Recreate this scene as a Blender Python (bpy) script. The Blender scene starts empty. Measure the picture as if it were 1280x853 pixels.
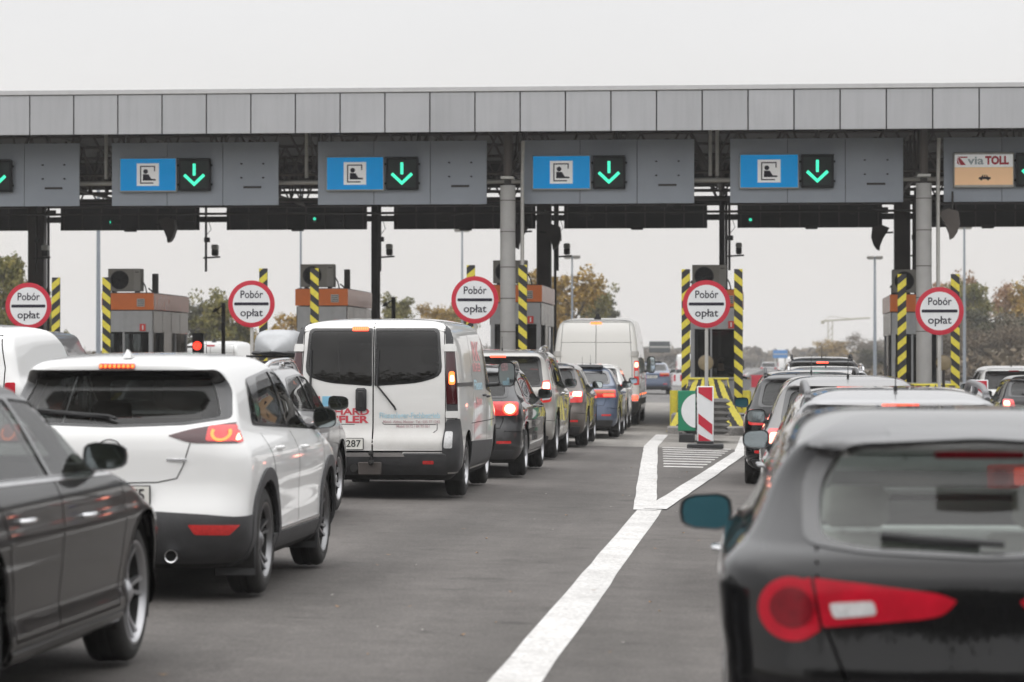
import bpy, bmesh, math, random
import numpy as np
from mathutils import Vector, Matrix
from mathutils.bvhtree import BVHTree
from mathutils.geometry import delaunay_2d_cdt
from mathutils.interpolate import poly_3d_calc
R = math.radians
random.seed(7)
scene = bpy.context.scene
COL = scene.collection

# ------------------------------------------------------------------ camera, sky, sun, exposure
cam_d = bpy.data.cameras.new("camera"); cam = bpy.data.objects.new("camera", cam_d); COL.objects.link(cam)
scene.camera = cam
cam_d.sensor_width = 36.0; cam_d.lens = 100.0
cam_d.clip_start = 0.3; cam_d.clip_end = 6000
cam.location = (0, 0, 1.50)
cam.rotation_euler = (R(90.41), 0, R(5.0))
cam_d.dof.use_dof = True; cam_d.dof.focus_distance = 33.0; cam_d.dof.aperture_fstop = 3.5

world = bpy.data.worlds.new("World"); scene.world = world; world.use_nodes = True
wn = world.node_tree.nodes; wl = world.node_tree.links
bg = wn["Background"]
sky = wn.new("ShaderNodeTexSky"); sky.sky_type = 'NISHITA'; sky.sun_disc = False
sky.sun_elevation = R(58); sky.sun_rotation = R(200); sky.dust_density = 4.0; sky.air_density = 1.0
tc = wn.new("ShaderNodeTexCoord"); sep = wn.new("ShaderNodeSeparateXYZ"); wl.new(tc.outputs["Generated"], sep.inputs[0])
ramp = wn.new("ShaderNodeValToRGB"); wl.new(sep.outputs["Z"], ramp.inputs[0])
e = ramp.color_ramp.elements
e[0].position = 0.0; e[0].color = (7.75, 7.4, 7.05, 1)
e[1].position = 0.75; e[1].color = (21, 21, 21.2, 1)
m_ = e.new(0.13); m_.color = (8.35, 8.3, 8.3, 1)
m2_ = e.new(0.35); m2_.color = (9.6, 9.6, 9.7, 1)
# soft cloud structure in the overcast layer
mp = wn.new("ShaderNodeMapping"); mp.inputs["Scale"].default_value = (2.2, 2.2, 7.0); wl.new(tc.outputs["Generated"], mp.inputs[0])
cn = wn.new("ShaderNodeTexNoise"); cn.inputs["Scale"].default_value = 1.3; cn.inputs["Detail"].default_value = 5; wl.new(mp.outputs[0], cn.inputs[0])
mr = wn.new("ShaderNodeMapRange"); mr.inputs[3].default_value = 0.92; mr.inputs[4].default_value = 1.08; wl.new(cn.outputs[0], mr.inputs[0])
mul = wn.new("ShaderNodeMix"); mul.data_type = 'RGBA'; mul.blend_type = 'MULTIPLY'; mul.inputs[0].default_value = 1.0
wl.new(ramp.outputs[0], mul.inputs[6]); wl.new(mr.outputs[0], mul.inputs[7])
mixs = wn.new("ShaderNodeMix"); mixs.data_type = 'RGBA'; mixs.inputs[0].default_value = 0.93
wl.new(sky.outputs[0], mixs.inputs[6]); wl.new(mul.outputs[2], mixs.inputs[7]); wl.new(mixs.outputs[2], bg.inputs[0])
bg.inputs[1].default_value = 0.107

sun_d = bpy.data.lights.new("sun", 'SUN'); sun = bpy.data.objects.new("sun", sun_d); COL.objects.link(sun)
sun_d.energy = 0.6; sun_d.angle = R(120); sun_d.color = (1.0, 0.96, 0.9)
sun.rotation_euler = (R(32), 0, R(-20))
scene.view_settings.view_transform = 'Standard'; scene.view_settings.look = 'None'
scene.view_settings.exposure = 0.0; scene.view_settings.gamma = 1.0
scene.cycles.max_bounces = 8; scene.cycles.transparent_max_bounces = 24
scene.cycles.diffuse_bounces = 3; scene.cycles.glossy_bounces = 4; scene.cycles.volume_bounces = 0
scene.cycles.use_denoising = True
scene.cycles.sample_clamp_indirect = 6.0

# ------------------------------------------------------------------ ground shape
def gz(x):
    x = max(-34.0, min(26.0, x))
    return 0.065 - (0.026*(x+6.5) if x > -6.5 else 0.02*(-6.5-x))

# ------------------------------------------------------------------ materials
MATS = {}
def mat(name, col, rough=0.5, metal=0.0, coat=0.0, var=0.08, scale=6.0, bump=0.0, spec=None, emit=None, estr=0.0, bscale=None, col2=None, isl=0.0):
    if name in MATS: return MATS[name]
    m = bpy.data.materials.new(name); m.use_nodes = True; MATS[name] = m
    nt = m.node_tree; b = nt.nodes["Principled BSDF"]
    b.inputs["Roughness"].default_value = rough; b.inputs["Metallic"].default_value = metal
    b.inputs["Coat Weight"].default_value = coat; b.inputs["Coat Roughness"].default_value = 0.04
    if spec is not None: b.inputs["Specular IOR Level"].default_value = spec
    c = (*col, 1)
    t = nt.nodes.new("ShaderNodeTexCoord"); n = nt.nodes.new("ShaderNodeTexNoise")
    n.inputs["Scale"].default_value = scale; n.inputs["Detail"].default_value = 6; n.inputs["Roughness"].default_value = 0.65
    nt.links.new(t.outputs["Object"], n.inputs[0])
    mx = nt.nodes.new("ShaderNodeMix"); mx.data_type = 'RGBA'
    if col2: c2 = (*col2, 1); c1 = c
    else: c1 = tuple(v*(1-var) for v in col)+(1,); c2 = tuple(min(1, v*(1+var)) for v in col)+(1,)
    mx.inputs[6].default_value = c1; mx.inputs[7].default_value = c2
    r = nt.nodes.new("ShaderNodeMapRange"); r.inputs[1].default_value = 0.3; r.inputs[2].default_value = 0.7
    nt.links.new(n.outputs[0], r.inputs[0]); nt.links.new(r.outputs[0], mx.inputs[0]); nt.links.new(mx.outputs[2], b.inputs["Base Color"])
    if bump:
        n2 = nt.nodes.new("ShaderNodeTexNoise"); n2.inputs["Scale"].default_value = bscale or scale*6; n2.inputs["Detail"].default_value = 4
        nt.links.new(t.outputs["Object"], n2.inputs[0])
        bp = nt.nodes.new("ShaderNodeBump"); bp.inputs["Strength"].default_value = bump; bp.inputs["Distance"].default_value = 0.01
        nt.links.new(n2.outputs[0], bp.inputs["Height"]); nt.links.new(bp.outputs[0], b.inputs["Normal"])
    if isl:     # every panel a slightly different tone, with faint rain streaks running down
        gi = nt.nodes.new("ShaderNodeNewGeometry"); ri = nt.nodes.new("ShaderNodeMapRange"); ri.inputs[3].default_value = 1-isl; ri.inputs[4].default_value = 1+isl; nt.links.new(gi.outputs["Random Per Island"], ri.inputs[0])
        mp_ = nt.nodes.new("ShaderNodeMapping"); mp_.inputs["Scale"].default_value = (9, 9, .5); nt.links.new(t.outputs["Object"], mp_.inputs[0])
        ns_ = nt.nodes.new("ShaderNodeTexNoise"); ns_.inputs["Scale"].default_value = 1.0; ns_.inputs["Detail"].default_value = 6; nt.links.new(mp_.outputs[0], ns_.inputs[0])
        rs_ = nt.nodes.new("ShaderNodeMapRange"); rs_.inputs[1].default_value = .45; rs_.inputs[2].default_value = .75; rs_.inputs[3].default_value = 1.0; rs_.inputs[4].default_value = 1-isl*2.4; nt.links.new(ns_.outputs[0], rs_.inputs[0])
        mm_ = nt.nodes.new("ShaderNodeMath"); mm_.operation = 'MULTIPLY'; nt.links.new(ri.outputs[0], mm_.inputs[0]); nt.links.new(rs_.outputs[0], mm_.inputs[1])
        mi_ = nt.nodes.new("ShaderNodeMix"); mi_.data_type = 'RGBA'; mi_.blend_type = 'MULTIPLY'; mi_.inputs[0].default_value = 1; nt.links.new(mx.outputs[2], mi_.inputs[6]); nt.links.new(mm_.outputs[0], mi_.inputs[7]); nt.links.new(mi_.outputs[2], b.inputs["Base Color"])
    if emit:
        b.inputs["Emission Color"].default_value = (*emit, 1); b.inputs["Emission Strength"].default_value = estr
    return m

def paint(name, col, metal=0.0, rough=0.35, dirt=(0.22,0.2,0.18), amt=0.25, zlow=0.75, coat=1.0):
    """car paint: clear coat over base, road dirt thrown up on the lower flanks"""
    if name in MATS: return MATS[name]
    m = bpy.data.materials.new(name); m.use_nodes = True; MATS[name] = m
    nt = m.node_tree; b = nt.nodes["Principled BSDF"]; N = nt.nodes.new; K = nt.links.new
    t = N("ShaderNodeTexCoord"); n = N("ShaderNodeTexNoise"); n.inputs["Scale"].default_value = 3.0; n.inputs["Detail"].default_value = 8; n.inputs["Roughness"].default_value = 0.7
    K(t.outputs["Object"], n.inputs[0]); s = N("ShaderNodeSeparateXYZ"); K(t.outputs["Object"], s.inputs[0])
    r = N("ShaderNodeMapRange"); r.inputs[1].default_value = zlow; r.inputs[2].default_value = 0.2; r.inputs[3].default_value = 0.0; r.inputs[4].default_value = 1.0
    K(s.outputs[2], r.inputs[0])
    mu = N("ShaderNodeMath"); mu.operation = 'MULTIPLY_ADD'; K(r.outputs[0], mu.inputs[0]); K(n.outputs[0], mu.inputs[1]); mu.inputs[2].default_value = 0.03
    m2 = N("ShaderNodeMath"); m2.operation = 'MULTIPLY'; K(mu.outputs[0], m2.inputs[0]); m2.inputs[1].default_value = amt*2.2; m2.use_clamp = True
    mx = N("ShaderNodeMix"); mx.data_type = 'RGBA'; mx.inputs[6].default_value = (*col, 1); mx.inputs[7].default_value = (*dirt, 1)
    K(m2.outputs[0], mx.inputs[0]); K(mx.outputs[2], b.inputs["Base Color"])
    rr = N("ShaderNodeMapRange"); rr.inputs[3].default_value = rough; rr.inputs[4].default_value = 0.8; K(m2.outputs[0], rr.inputs[0]); K(rr.outputs[0], b.inputs["Roughness"])
    cw = N("ShaderNodeMapRange"); cw.inputs[3].default_value = coat; cw.inputs[4].default_value = 0.2*coat; K(m2.outputs[0], cw.inputs[0]); K(cw.outputs[0], b.inputs["Coat Weight"])
    b.inputs["Metallic"].default_value = metal; b.inputs["Coat Roughness"].default_value = 0.03
    b.inputs["Coat IOR"].default_value = 1.42
    if metal == 0.0: b.inputs["Specular IOR Level"].default_value = 0.05
    return m

def glass(name, tint, rough=0.0, refl=1.0):
    if name in MATS: return MATS[name]
    m = bpy.data.materials.new(name); m.use_nodes = True; MATS[name] = m
    nt = m.node_tree; nt.nodes.remove(nt.nodes["Principled BSDF"]); N = nt.nodes.new
    tr = N("ShaderNodeBsdfTransparent"); tr.inputs[0].default_value = (*tint, 1)
    gl = N("ShaderNodeBsdfGlossy"); gl.inputs["Roughness"].default_value = rough; gl.inputs[0].default_value = (0.9*refl,)*3+(1,)
    fr = N("ShaderNodeFresnel"); fr.inputs[0].default_value = 1.52
    t = N("ShaderNodeTexCoord"); n = N("ShaderNodeTexNoise"); n.inputs["Scale"].default_value = 2.5; n.inputs["Detail"].default_value = 6
    nt.links.new(t.outputs["Object"], n.inputs[0])
    df = N("ShaderNodeBsdfDiffuse"); df.inputs[0].default_value = (0.35, 0.33, 0.3, 1)
    md = N("ShaderNodeMixShader"); mrr = N("ShaderNodeMapRange"); mrr.inputs[1].default_value = 0.35; mrr.inputs[2].default_value = 0.75; mrr.inputs[3].default_value = 0.01; mrr.inputs[4].default_value = 0.06
    nt.links.new(n.outputs[0], mrr.inputs[0]); nt.links.new(mrr.outputs[0], md.inputs[0]); nt.links.new(tr.outputs[0], md.inputs[1]); nt.links.new(df.outputs[0], md.inputs[2])
    mx = N("ShaderNodeMixShader"); ml = N("ShaderNodeMath"); ml.operation = 'MULTIPLY'; ml.inputs[1].default_value = 0.85; ml.use_clamp = True
    nt.links.new(fr.outputs[0], ml.inputs[0]); nt.links.new(ml.outputs[0], mx.inputs[0]); nt.links.new(md.outputs[0], mx.inputs[1]); nt.links.new(gl.outputs[0], mx.inputs[2])
    nt.links.new(mx.outputs[0], nt.nodes["Material Output"].inputs[0])
    return m

M_BLK = mat("black_plastic", (0.018, 0.018, 0.019), 0.42, var=0.15)
M_PLA = mat("grey_plastic", (0.045, 0.045, 0.047), 0.6, var=0.2, bump=0.15, bscale=60)
M_GLB = mat("gloss_black", (0.01, 0.01, 0.011), 0.12, coat=0.6)
M_TYR = mat("tyre_rubber", (0.022, 0.021, 0.02), 0.8, var=0.3, bump=0.3, bscale=30)
M_RIM = mat("alloy", (0.42, 0.42, 0.43), 0.35, metal=0.8)
M_RIMD = mat("alloy_dark", (0.10, 0.10, 0.105), 0.35, metal=0.7)
M_CHR = mat("chrome", (0.75, 0.75, 0.76), 0.12, metal=1.0)
M_SILV = mat("mirror_silver", (0.55, 0.62, 0.64), 0.03, metal=1.0, var=0.02)
M_BLUM = mat("mirror_blue", (0.10, 0.30, 0.38), 0.03, metal=1.0, var=0.02)
M_INT = mat("interior_trim", (0.03, 0.03, 0.031), 0.8, var=0.2)
M_SEAT = mat("seat_cloth", (0.05, 0.049, 0.047), 0.9, var=0.2, bump=0.3)
M_SEATG = mat("seat_cloth_grey", (0.22, 0.21, 0.195), 0.9, var=0.15, bump=0.3)
M_UND = mat("underbody", (0.02, 0.019, 0.018), 0.9, var=0.3)
M_SEAM = mat("panel_gap", (0.008, 0.008, 0.008), 0.8)
M_RED = mat("lamp_red", (0.52, 0.002, 0.020), 0.3, coat=0.25, spec=.1, scale=9, col2=(0.34, 0.001, 0.012), bump=0.6, bscale=160)
M_REDD = mat("lamp_red_dark", (0.16, 0.002, 0.008), 0.3, coat=0.3, spec=.1, var=0.25, scale=30)
M_REFL = mat("reflector_red", (0.5, 0.02, 0.02), 0.2, coat=1.0, var=0.2, scale=60, emit=(1, 0.03, 0.02), estr=0.05)
M_ON = mat("lamp_red_lit", (0.8, 0.05, 0.03), 0.2, emit=(1.0, 0.10, 0.05), estr=2.2, var=0.1)
M_ONH = mat("lamp_red_hot", (0.9, 0.3, 0.2), 0.2, emit=(1.0, 0.33, 0.22), estr=5.0, var=0.05)
M_GLOW = mat("lamp_red_glow", (0.6, 0.03, 0.03), 0.15, coat=1.0, emit=(1.0, 0.04, 0.03), estr=0.16, var=0.15, scale=20)
M_AMB = mat("lamp_orange_lit", (0.9, 0.2, 0.05), 0.2, emit=(1.0, 0.17, 0.03), estr=2.2, var=0.1)
M_CLR = mat("lamp_clear", (0.55, 0.55, 0.55), 0.1, coat=1.0, var=0.2, scale=40)
M_ORG = mat("lamp_orange", (0.55, 0.13, 0.02), 0.2, coat=1.0, var=0.1)
M_PLT = mat("plate_white", (0.72, 0.71, 0.66), 0.4, var=0.03)
M_PTX = mat("plate_text", (0.01, 0.01, 0.012), 0.5)
G_CLR = glass("glass_clear", (0.82, 0.88, 0.85))
G_TNT = glass("glass_tinted", (0.30, 0.32, 0.32))
G_DRK = glass("glass_dark", (0.035, 0.037, 0.04))

# ------------------------------------------------------------------ mesh builder
class MB:
    def __init__(s): s.v = []; s.f = []; s.m = []; s.n = {}; s.mats = []
    def mi(s, m):
        if m not in s.mats: s.mats.append(m)
        return s.mats.index(m)
    def add(s, vs, fs, m, M=None, nrm=None):
        o = len(s.v); k = s.mi(m)
        if M is not None: vs = [M @ Vector(v) for v in vs]
        s.v += [tuple(v) for v in vs]
        for f in fs: s.f.append(tuple(i+o for i in f)); s.m.append(k)
        if nrm is not None:
            for i, q in enumerate(nrm): s.n[o+i] = q
        return s
    def box(s, c, d, m, rz=0, M=None, bev=0.0):
        x, y, z = d[0]/2, d[1]/2, d[2]/2
        if bev > 0:
            b = min(bev, x*.9, y*.9, z*.9)
            T = Matrix.Translation(Vector(c)) @ Matrix.Rotation(rz, 4, 'Z')
            if M is not None: T = M @ T
            vs = []; idx = {}
            for sx in (-1, 1):
                for sy in (-1, 1):
                    for sz in (-1, 1):
                        for ax in range(3):
                            p = [sx*(x-b), sy*(y-b), sz*(z-b)]; p[ax] = (sx*x, sy*y, sz*z)[ax]
                            idx[(sx, sy, sz, ax)] = len(vs); vs.append(p)
            fs = []
            for ax in range(3):
                a1, a2 = [(1, 2), (2, 0), (0, 1)][ax]
                for sg in (-1, 1):
                    q = []
                    for u, w in ((-1, -1), (1, -1), (1, 1), (-1, 1)):
                        t = [0, 0, 0]; t[ax] = sg; t[a1] = u; t[a2] = w; q.append(idx[(*t, ax)])
                    fs.append(q if sg > 0 else q[::-1])
            for ax in range(3):      # edges parallel to ax
                a1, a2 = [(1, 2), (2, 0), (0, 1)][ax]
                for u in (-1, 1):
                    for w in (-1, 1):
                        def g(e_, fa):
                            t = [0, 0, 0]; t[ax] = e_; t[a1] = u; t[a2] = w; return idx[(*t, fa)]
                        q = [g(-1, a1), g(1, a1), g(1, a2), g(-1, a2)]
                        fs.append(q if u*w < 0 else q[::-1])
            for sx in (-1, 1):
                for sy in (-1, 1):
                    for sz in (-1, 1):
                        q = [idx[(sx, sy, sz, a)] for a in range(3)]
                        fs.append(q if sx*sy*sz > 0 else q[::-1])
            return s.add(vs, fs, m, T)
        vs = [(-x,-y,-z),(x,-y,-z),(x,y,-z),(-x,y,-z),(-x,-y,z),(x,-y,z),(x,y,z),(-x,y,z)]
        fs = [(0,3,2,1),(4,5,6,7),(0,1,5,4),(1,2,6,5),(2,3,7,6),(3,0,4,7)]
        T = Matrix.Translation(Vector(c)) @ Matrix.Rotation(rz, 4, 'Z')
        if M is not None: T = M @ T
        return s.add(vs, fs, m, T)
    def tube(s, pts, r, m, n=10, cap=True, r2=None):
        pts = [Vector(p) for p in pts]; k = len(pts); vs = []; fs = []
        up0 = None
        for i, p in enumerate(pts):
            d = (pts[min(i+1, k-1)]-pts[max(i-1, 0)]).normalized()
            a = d.cross(Vector((0, 0, 1)) if abs(d.z) < 0.95 else Vector((0, 1, 0))).normalized()
            if up0 is not None and a.dot(up0) < 0: a = -a
            up0 = a; b = d.cross(a)
            rr = r if r2 is None else r+(r2-r)*i/(k-1)
            for j in range(n):
                t = 2*math.pi*j/n; vs.append(p+a*math.cos(t)*rr+b*math.sin(t)*rr)
        for i in range(k-1):
            for j in range(n):
                fs.append((i*n+j, i*n+(j+1) % n, (i+1)*n+(j+1) % n, (i+1)*n+j))
        if cap: fs.append(tuple(range(n))[::-1]); fs.append(tuple((k-1)*n+j for j in range(n)))
        return s.add(vs, fs, m)
    def lathe(s, prof, m, M=None, n=32, a0=0, a1=2*math.pi):
        """profile (r, x) turned about the X axis"""
        vs = []; fs = []; k = len(prof); full = abs(a1-a0-2*math.pi) < 1e-6
        c = n if full else n+1
        for i in range(c):
            t = a0+(a1-a0)*i/n
            for r_, x in prof: vs.append((x, r_*math.cos(t), r_*math.sin(t)))
        for i in range(n):
            i2 = (i+1) % c
            for j in range(k-1): fs.append((i*k+j, i2*k+j, i2*k+j+1, i*k+j+1))
        return s.add(vs, fs, m, M)
    def prism(s, poly, h0, h1, m, M=None):
        """poly in XY extruded along Z"""
        n = len(poly); vs = [(x, y, h0) for x, y in poly]+[(x, y, h1) for x, y in poly]
        A = sum(poly[i][0]*poly[(i+1) % n][1]-poly[(i+1) % n][0]*poly[i][1] for i in range(n))
        fs = [tuple(range(n))[::-1], tuple(range(n, 2*n))]+[(i, (i+1) % n, n+(i+1) % n, n+i) for i in range(n)]
        if A < 0: fs = [f[::-1] for f in fs]
        return s.add(vs, fs, m, M)
    def build(s, name, parent=None, smooth=40, loc=None, shade=True):
        me = bpy.data.meshes.new(name); me.from_pydata(s.v, [], s.f)
        for m in s.mats: me.materials.append(m)
        me.polygons.foreach_set("material_index", s.m)
        if shade:
            me.polygons.foreach_set("use_smooth", [True]*len(s.f))
            me.update(); me.set_sharp_from_angle(angle=R(smooth))
        if s.n:
            me.update()
            base = [tuple(v.normal) for v in me.vertices]
            # keep face-wise sharpness except where a surface normal is given
            ln = [tuple(c.vector) for c in me.corner_normals]
            for l in me.loops:
                q = s.n.get(l.vertex_index)
                if q is not None: ln[l.index] = tuple(q)
            me.normals_split_custom_set(ln)
        me.update()
        o = bpy.data.objects.new(name, me); COL.objects.link(o)
        if parent: o.parent = parent
        if loc: o.location = loc
        return o

def thing(name, label, cat, loc=(0,0,0), rz=0, group=None):
    o = bpy.data.objects.new(name, None); COL.objects.link(o); o.empty_display_size = 0.2
    o.location = loc; o.rotation_euler = (0, 0, rz); o["label"] = label; o["category"] = cat
    if group: o["group"] = group
    return o
def tag(o, label=None, cat=None, group=None, kind=None):
    if label: o["label"] = label
    if cat: o["category"] = cat
    if group: o["group"] = group
    if kind: o["kind"] = kind
    return o
def kids(o): return [c for c in bpy.data.objects if c.parent == o]
CH = {}
def dup(root, loc, rz=None, label=None, scale=None):
    """a copy of a thing with copies of its parts and sub-parts"""
    def cp(o, par):
        c = o.copy(); COL.objects.link(c)
        if par: c.parent = par
        for ch in kids(o) if o.name not in CH else CH[o.name]: cp(ch, c)
        return c
    r = cp(root, None); r.location = loc
    if rz is not None: r.rotation_euler = (0, 0, rz)
    if label: r["label"] = label
    if scale: r.scale = scale
    return r

def text(mb, s_, size, m, M, align='CENTER', bold=0.0, depth=0.001, width=None):
    """write s_ in the XY plane of M (x right, y up)"""
    c = bpy.data.curves.new("t", 'FONT'); c.body = s_; c.size = size; c.align_x = align; c.align_y = 'CENTER'
    c.offset = bold*size; c.resolution_u = 3; c.extrude = depth
    o = bpy.data.objects.new("t", c); COL.objects.link(o); bpy.context.view_layer.update()
    me = bpy.data.meshes.new_from_object(o.evaluated_get(bpy.context.evaluated_depsgraph_get()))
    vs = [v.co.copy() for v in me.vertices]; fs = [tuple(p.vertices) for p in me.polygons]
    if width and vs:
        x0 = min(v.x for v in vs); x1 = max(v.x for v in vs); k = width/(x1-x0)
        for v in vs: v.x *= k
    mb.add(vs, fs, m, M)
    bpy.data.objects.remove(o); bpy.data.curves.remove(c); bpy.data.meshes.remove(me)

FACE = Matrix(((1,0,0,0),(0,0,-1,0),(0,1,0,0),(0,0,0,1)))   # XY plane -> facing -Y (towards the camera), x right, y up
def face_at(x, y, z): return Matrix.Translation((x, y, z)) @ FACE

def rounded(poly, r, seg=3):
    out = []; n = len(poly)
    rr = r if isinstance(r, (list, tuple)) else [r]*n
    for i in range(n):
        p = Vector(poly[i]); a = Vector(poly[i-1]); b = Vector(poly[(i+1) % n])
        u = (a-p); v = (b-p); d = min(rr[i], u.length*0.45, v.length*0.45)
        if d < 1e-4: out.append((p.x, p.y)); continue
        A = p+u.normalized()*d; B = p+v.normalized()*d
        for k in range(seg+1):
            t = k/seg; q = A*(1-t)**2+p*2*t*(1-t)+B*t*t; out.append((q.x, q.y))
    return out
def mirx(poly): return [(-x, y) for x, y in poly][::-1]
def inside(pt, poly):
    x, y = pt; c = False; n = len(poly); j = n-1
    for i in range(n):
        xi, yi = poly[i]; xj, yj = poly[j]
        if (yi > y) != (yj > y) and x < (xj-xi)*(y-yi)/(yj-yi)+xi: c = not c
        j = i
    return c
def pchip(xs, ys, xq):
    xs = np.array(xs, float); ys = np.array(ys, float); h = np.diff(xs); d = np.diff(ys)/h; n = len(xs)
    m = np.zeros(n)
    for i in range(1, n-1):
        if d[i-1]*d[i] > 0:
            w1 = 2*h[i]+h[i-1]; w2 = h[i]+2*h[i-1]; m[i] = (w1+w2)/(w1/d[i-1]+w2/d[i])
    m[0] = d[0]; m[-1] = d[-1]
    xq = np.clip(np.array(xq, float), xs[0], xs[-1]); k = np.clip(np.searchsorted(xs, xq)-1, 0, n-2)
    t = (xq-xs[k])/h[k]
    return (2*t**3-3*t**2+1)*ys[k]+(t**3-2*t**2+t)*h[k]*m[k]+(-2*t**3+3*t**2)*ys[k+1]+(t**3-t**2)*h[k]*m[k+1]
# ------------------------------------------------------------------ vehicle body shell
class Shell:
    """a car body as a stack of horizontal slices; rear at y=0, nose at y=L, z=0 on the road"""
    def __init__(s, L, H, rear, front, half, rr, rf, z0=0.2, zb=0.95, arc=0.05, ym=0.5, bow=(0.10, 0.14), tap=(0.05, 0.07), ns=44, dens=1.0):
        s.L, s.H = L, H
        zs = list(np.linspace(z0, z0+0.1, 4))+list(np.linspace(z0+0.13, 0.80, int(13*dens)))+list(np.linspace(0.815, 1.06, int(15*dens)))+\
             list(np.linspace(1.09, H-0.13, max(4, int((H-1.2)/0.035*dens*.8))))+[H-0.105, H-0.085, H-0.067, H-0.052, H-0.039, H-0.028, H-0.019, H-0.011, H-0.005, H]
        zs = np.array(zs)
        C = lambda pts: pchip([p[0] for p in pts], [p[1] for p in pts], zs)
        yr, yf, hw, r1, r2 = C(rear), C(front), C(half), C(rr), C(rf)
        ne, nc = 9, 8
        V = []; s.nl = None
        for i, z in enumerate(zs):
            h = hw[i]; a = min(r1[i], h*0.98, (yf[i]-yr[i])*0.45); b = min(r2[i], h*0.98, (yf[i]-yr[i])*0.45)
            c = []
            for k in range(ne): c.append(((h-a)*k/ne, yr[i]))
            for k in range(nc+1):
                t = -math.pi/2+math.pi/2*k/nc; c.append((h-a+a*math.cos(t), yr[i]+a+a*math.sin(t)))
            y0, y1 = yr[i]+a, yf[i]-b
            for k in range(1, ns): c.append((h, y0+(y1-y0)*k/ns))
            for k in range(nc+1):
                t = math.pi/2*k/nc; c.append((h-b+b*math.cos(t), yf[i]-b+b*math.sin(t)))
            for k in range(ne-1, -1, -1): c.append(((h-b)*k/ne, yf[i]))
            q = []
            for x, y in c:
                u = (x/h)**2
                w = max(0, 1-(y-yr[i])/1.0)**2; w2 = max(0, 1-(yf[i]-y)/1.2)**2
                y2 = y+bow[0]*u*w-bow[1]*u*w2
                t = (y2-L/2)/(L/2)
                x2 = x*(1-(tap[1] if t > 0 else tap[0])*min(1, abs(t))**3)
                bl = min(1, max(0, (z-zb)/(H-zb)))
                z2 = z-arc*bl*((y2-ym*L)/(L*0.3))**2
                if z > H-0.03: z2 += 0.0
                q.append((x2, y2, z2))
            full = q+[(-x, y, z_) for x, y, z_ in q[-2:0:-1]]
            s.nq = len(q); V.append(full)
        n = len(V[0]); k = len(zs)
        vs = [p for r_ in V for p in r_]; fs = []
        for i in range(k-1):
            for j in range(n):
                fs.append((i*n+j, i*n+(j+1) % n, (i+1)*n+(j+1) % n, (i+1)*n+j))
        q = s.nq; o = (k-1)*n
        for side, o_ in (("top", o), ("bot", 0)):
            for j in range(q-1):
                a, b = j, j+1
                a2 = (n-j) % n; b2 = n-j-1
                f = [a, b] + ([b2] if b2 != b else []) + ([a2] if a2 != a else [])
                f = tuple(o_+i for i in f)
                if len(set(f)) > 2: fs.append(f if side == "top" else f[::-1])
        s.bm = bmesh.new()
        bv = [s.bm.verts.new(p) for p in vs]; s.bm.verts.ensure_lookup_table()
        for f in fs:
            try: s.bm.faces.new([bv[i] for i in f])
            except ValueError: pass
        bmesh.ops.recalc_face_normals(s.bm, faces=s.bm.faces[:])
        s.bm.normal_update()
        s.bvh = BVHTree.FromBMesh(s.bm)
        s.ref = [([v.co.copy() for v in f.verts], [v.normal.copy() for v in f.verts]) for f in s.bm.faces]
    def hit(s, view, u, v):
        o, d = {'R': ((3, u, v), (-1, 0, 0)), 'L': ((-3, u, v), (1, 0, 0)), 'B': ((u, -2, v), (0, 1, 0)),
                'F': ((u, s.L+2, v), (0, -1, 0)), 'T': ((u, v, 5), (0, 0, -1))}[view]
        p, nn, i, _ = s.bvh.ray_cast(Vector(o), Vector(d))
        if p is None:
            g = {'R': (0.8, u, v), 'L': (-0.8, u, v), 'B': (u, 0.1, v), 'F': (u, s.L-0.1, v), 'T': (u, v, s.H)}[view]
            p, nn, i, _ = s.bvh.find_nearest(Vector(g))
        cs, ns_ = s.ref[i]
        w = poly_3d_calc(cs, p); n = Vector((0, 0, 0))
        for a, b in zip(w, ns_): n += b*a
        return p, n.normalized() if n.length > 0.2 else nn
    def patch(s, mb, view, poly, m, off=0.003, grid=0.035, holes=(), skirt=0.0):
        def dens(pl):
            o_ = []
            for i in range(len(pl)):
                a, b = Vector(pl[i]), Vector(pl[(i+1) % len(pl)]); k = max(1, math.ceil((b-a).length/(grid*0.8)))
                o_ += [tuple(a.lerp(b, j/k)) for j in range(k)]
            return o_
        poly = dens(poly); holes = [dens(h) for h in holes]
        if view == 'B':
            def clampx(p):
                u, v = p; k = 0
                while abs(u) > .3 and k < 40:
                    h = s.bvh.ray_cast(Vector((u, -2, v)), Vector((0, 1, 0)))
                    if h[0] is not None and h[1].y < -.17: break
                    u -= math.copysign(.008, u); k += 1
                return (u, v)
            poly = [clampx(p) for p in poly]; holes = [[clampx(p) for p in h] for h in holes]
        P = [Vector(p) for p in poly]; E = [(i, (i+1) % len(P)) for i in range(len(P))]
        for h in holes:
            o = len(P); P += [Vector(p) for p in h]; E += [(o+i, o+(i+1) % len(h)) for i in range(len(h))]
        x0, x1 = min(p[0] for p in poly), max(p[0] for p in poly); y0, y1 = min(p[1] for p in poly), max(p[1] for p in poly)
        nx, ny = int((x1-x0)/grid), int((y1-y0)/grid)
        for i in range(1, nx+1):
            for j in range(1, ny+1):
                q = (x0+(x1-x0)*i/(nx+1), y0+(y1-y0)*j/(ny+1))
                if inside(q, poly) and not any(inside(q, h) for h in holes): P.append(Vector(q))
        vo, eo, fo, *_ = delaunay_2d_cdt(P, E, [], 0, 1e-5)
        F = []
        for f in fo:
            c = sum((vo[i] for i in f), Vector((0, 0)))/len(f)
            if inside(c, poly) and not any(inside(c, h) for h in holes): F.append(tuple(f))
        hits = [s.hit(view, p[0], p[1]) for p in vo]
        vs = [h[0]+h[1]*off for h in hits]; ns_ = [h[1] for h in hits]
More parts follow.
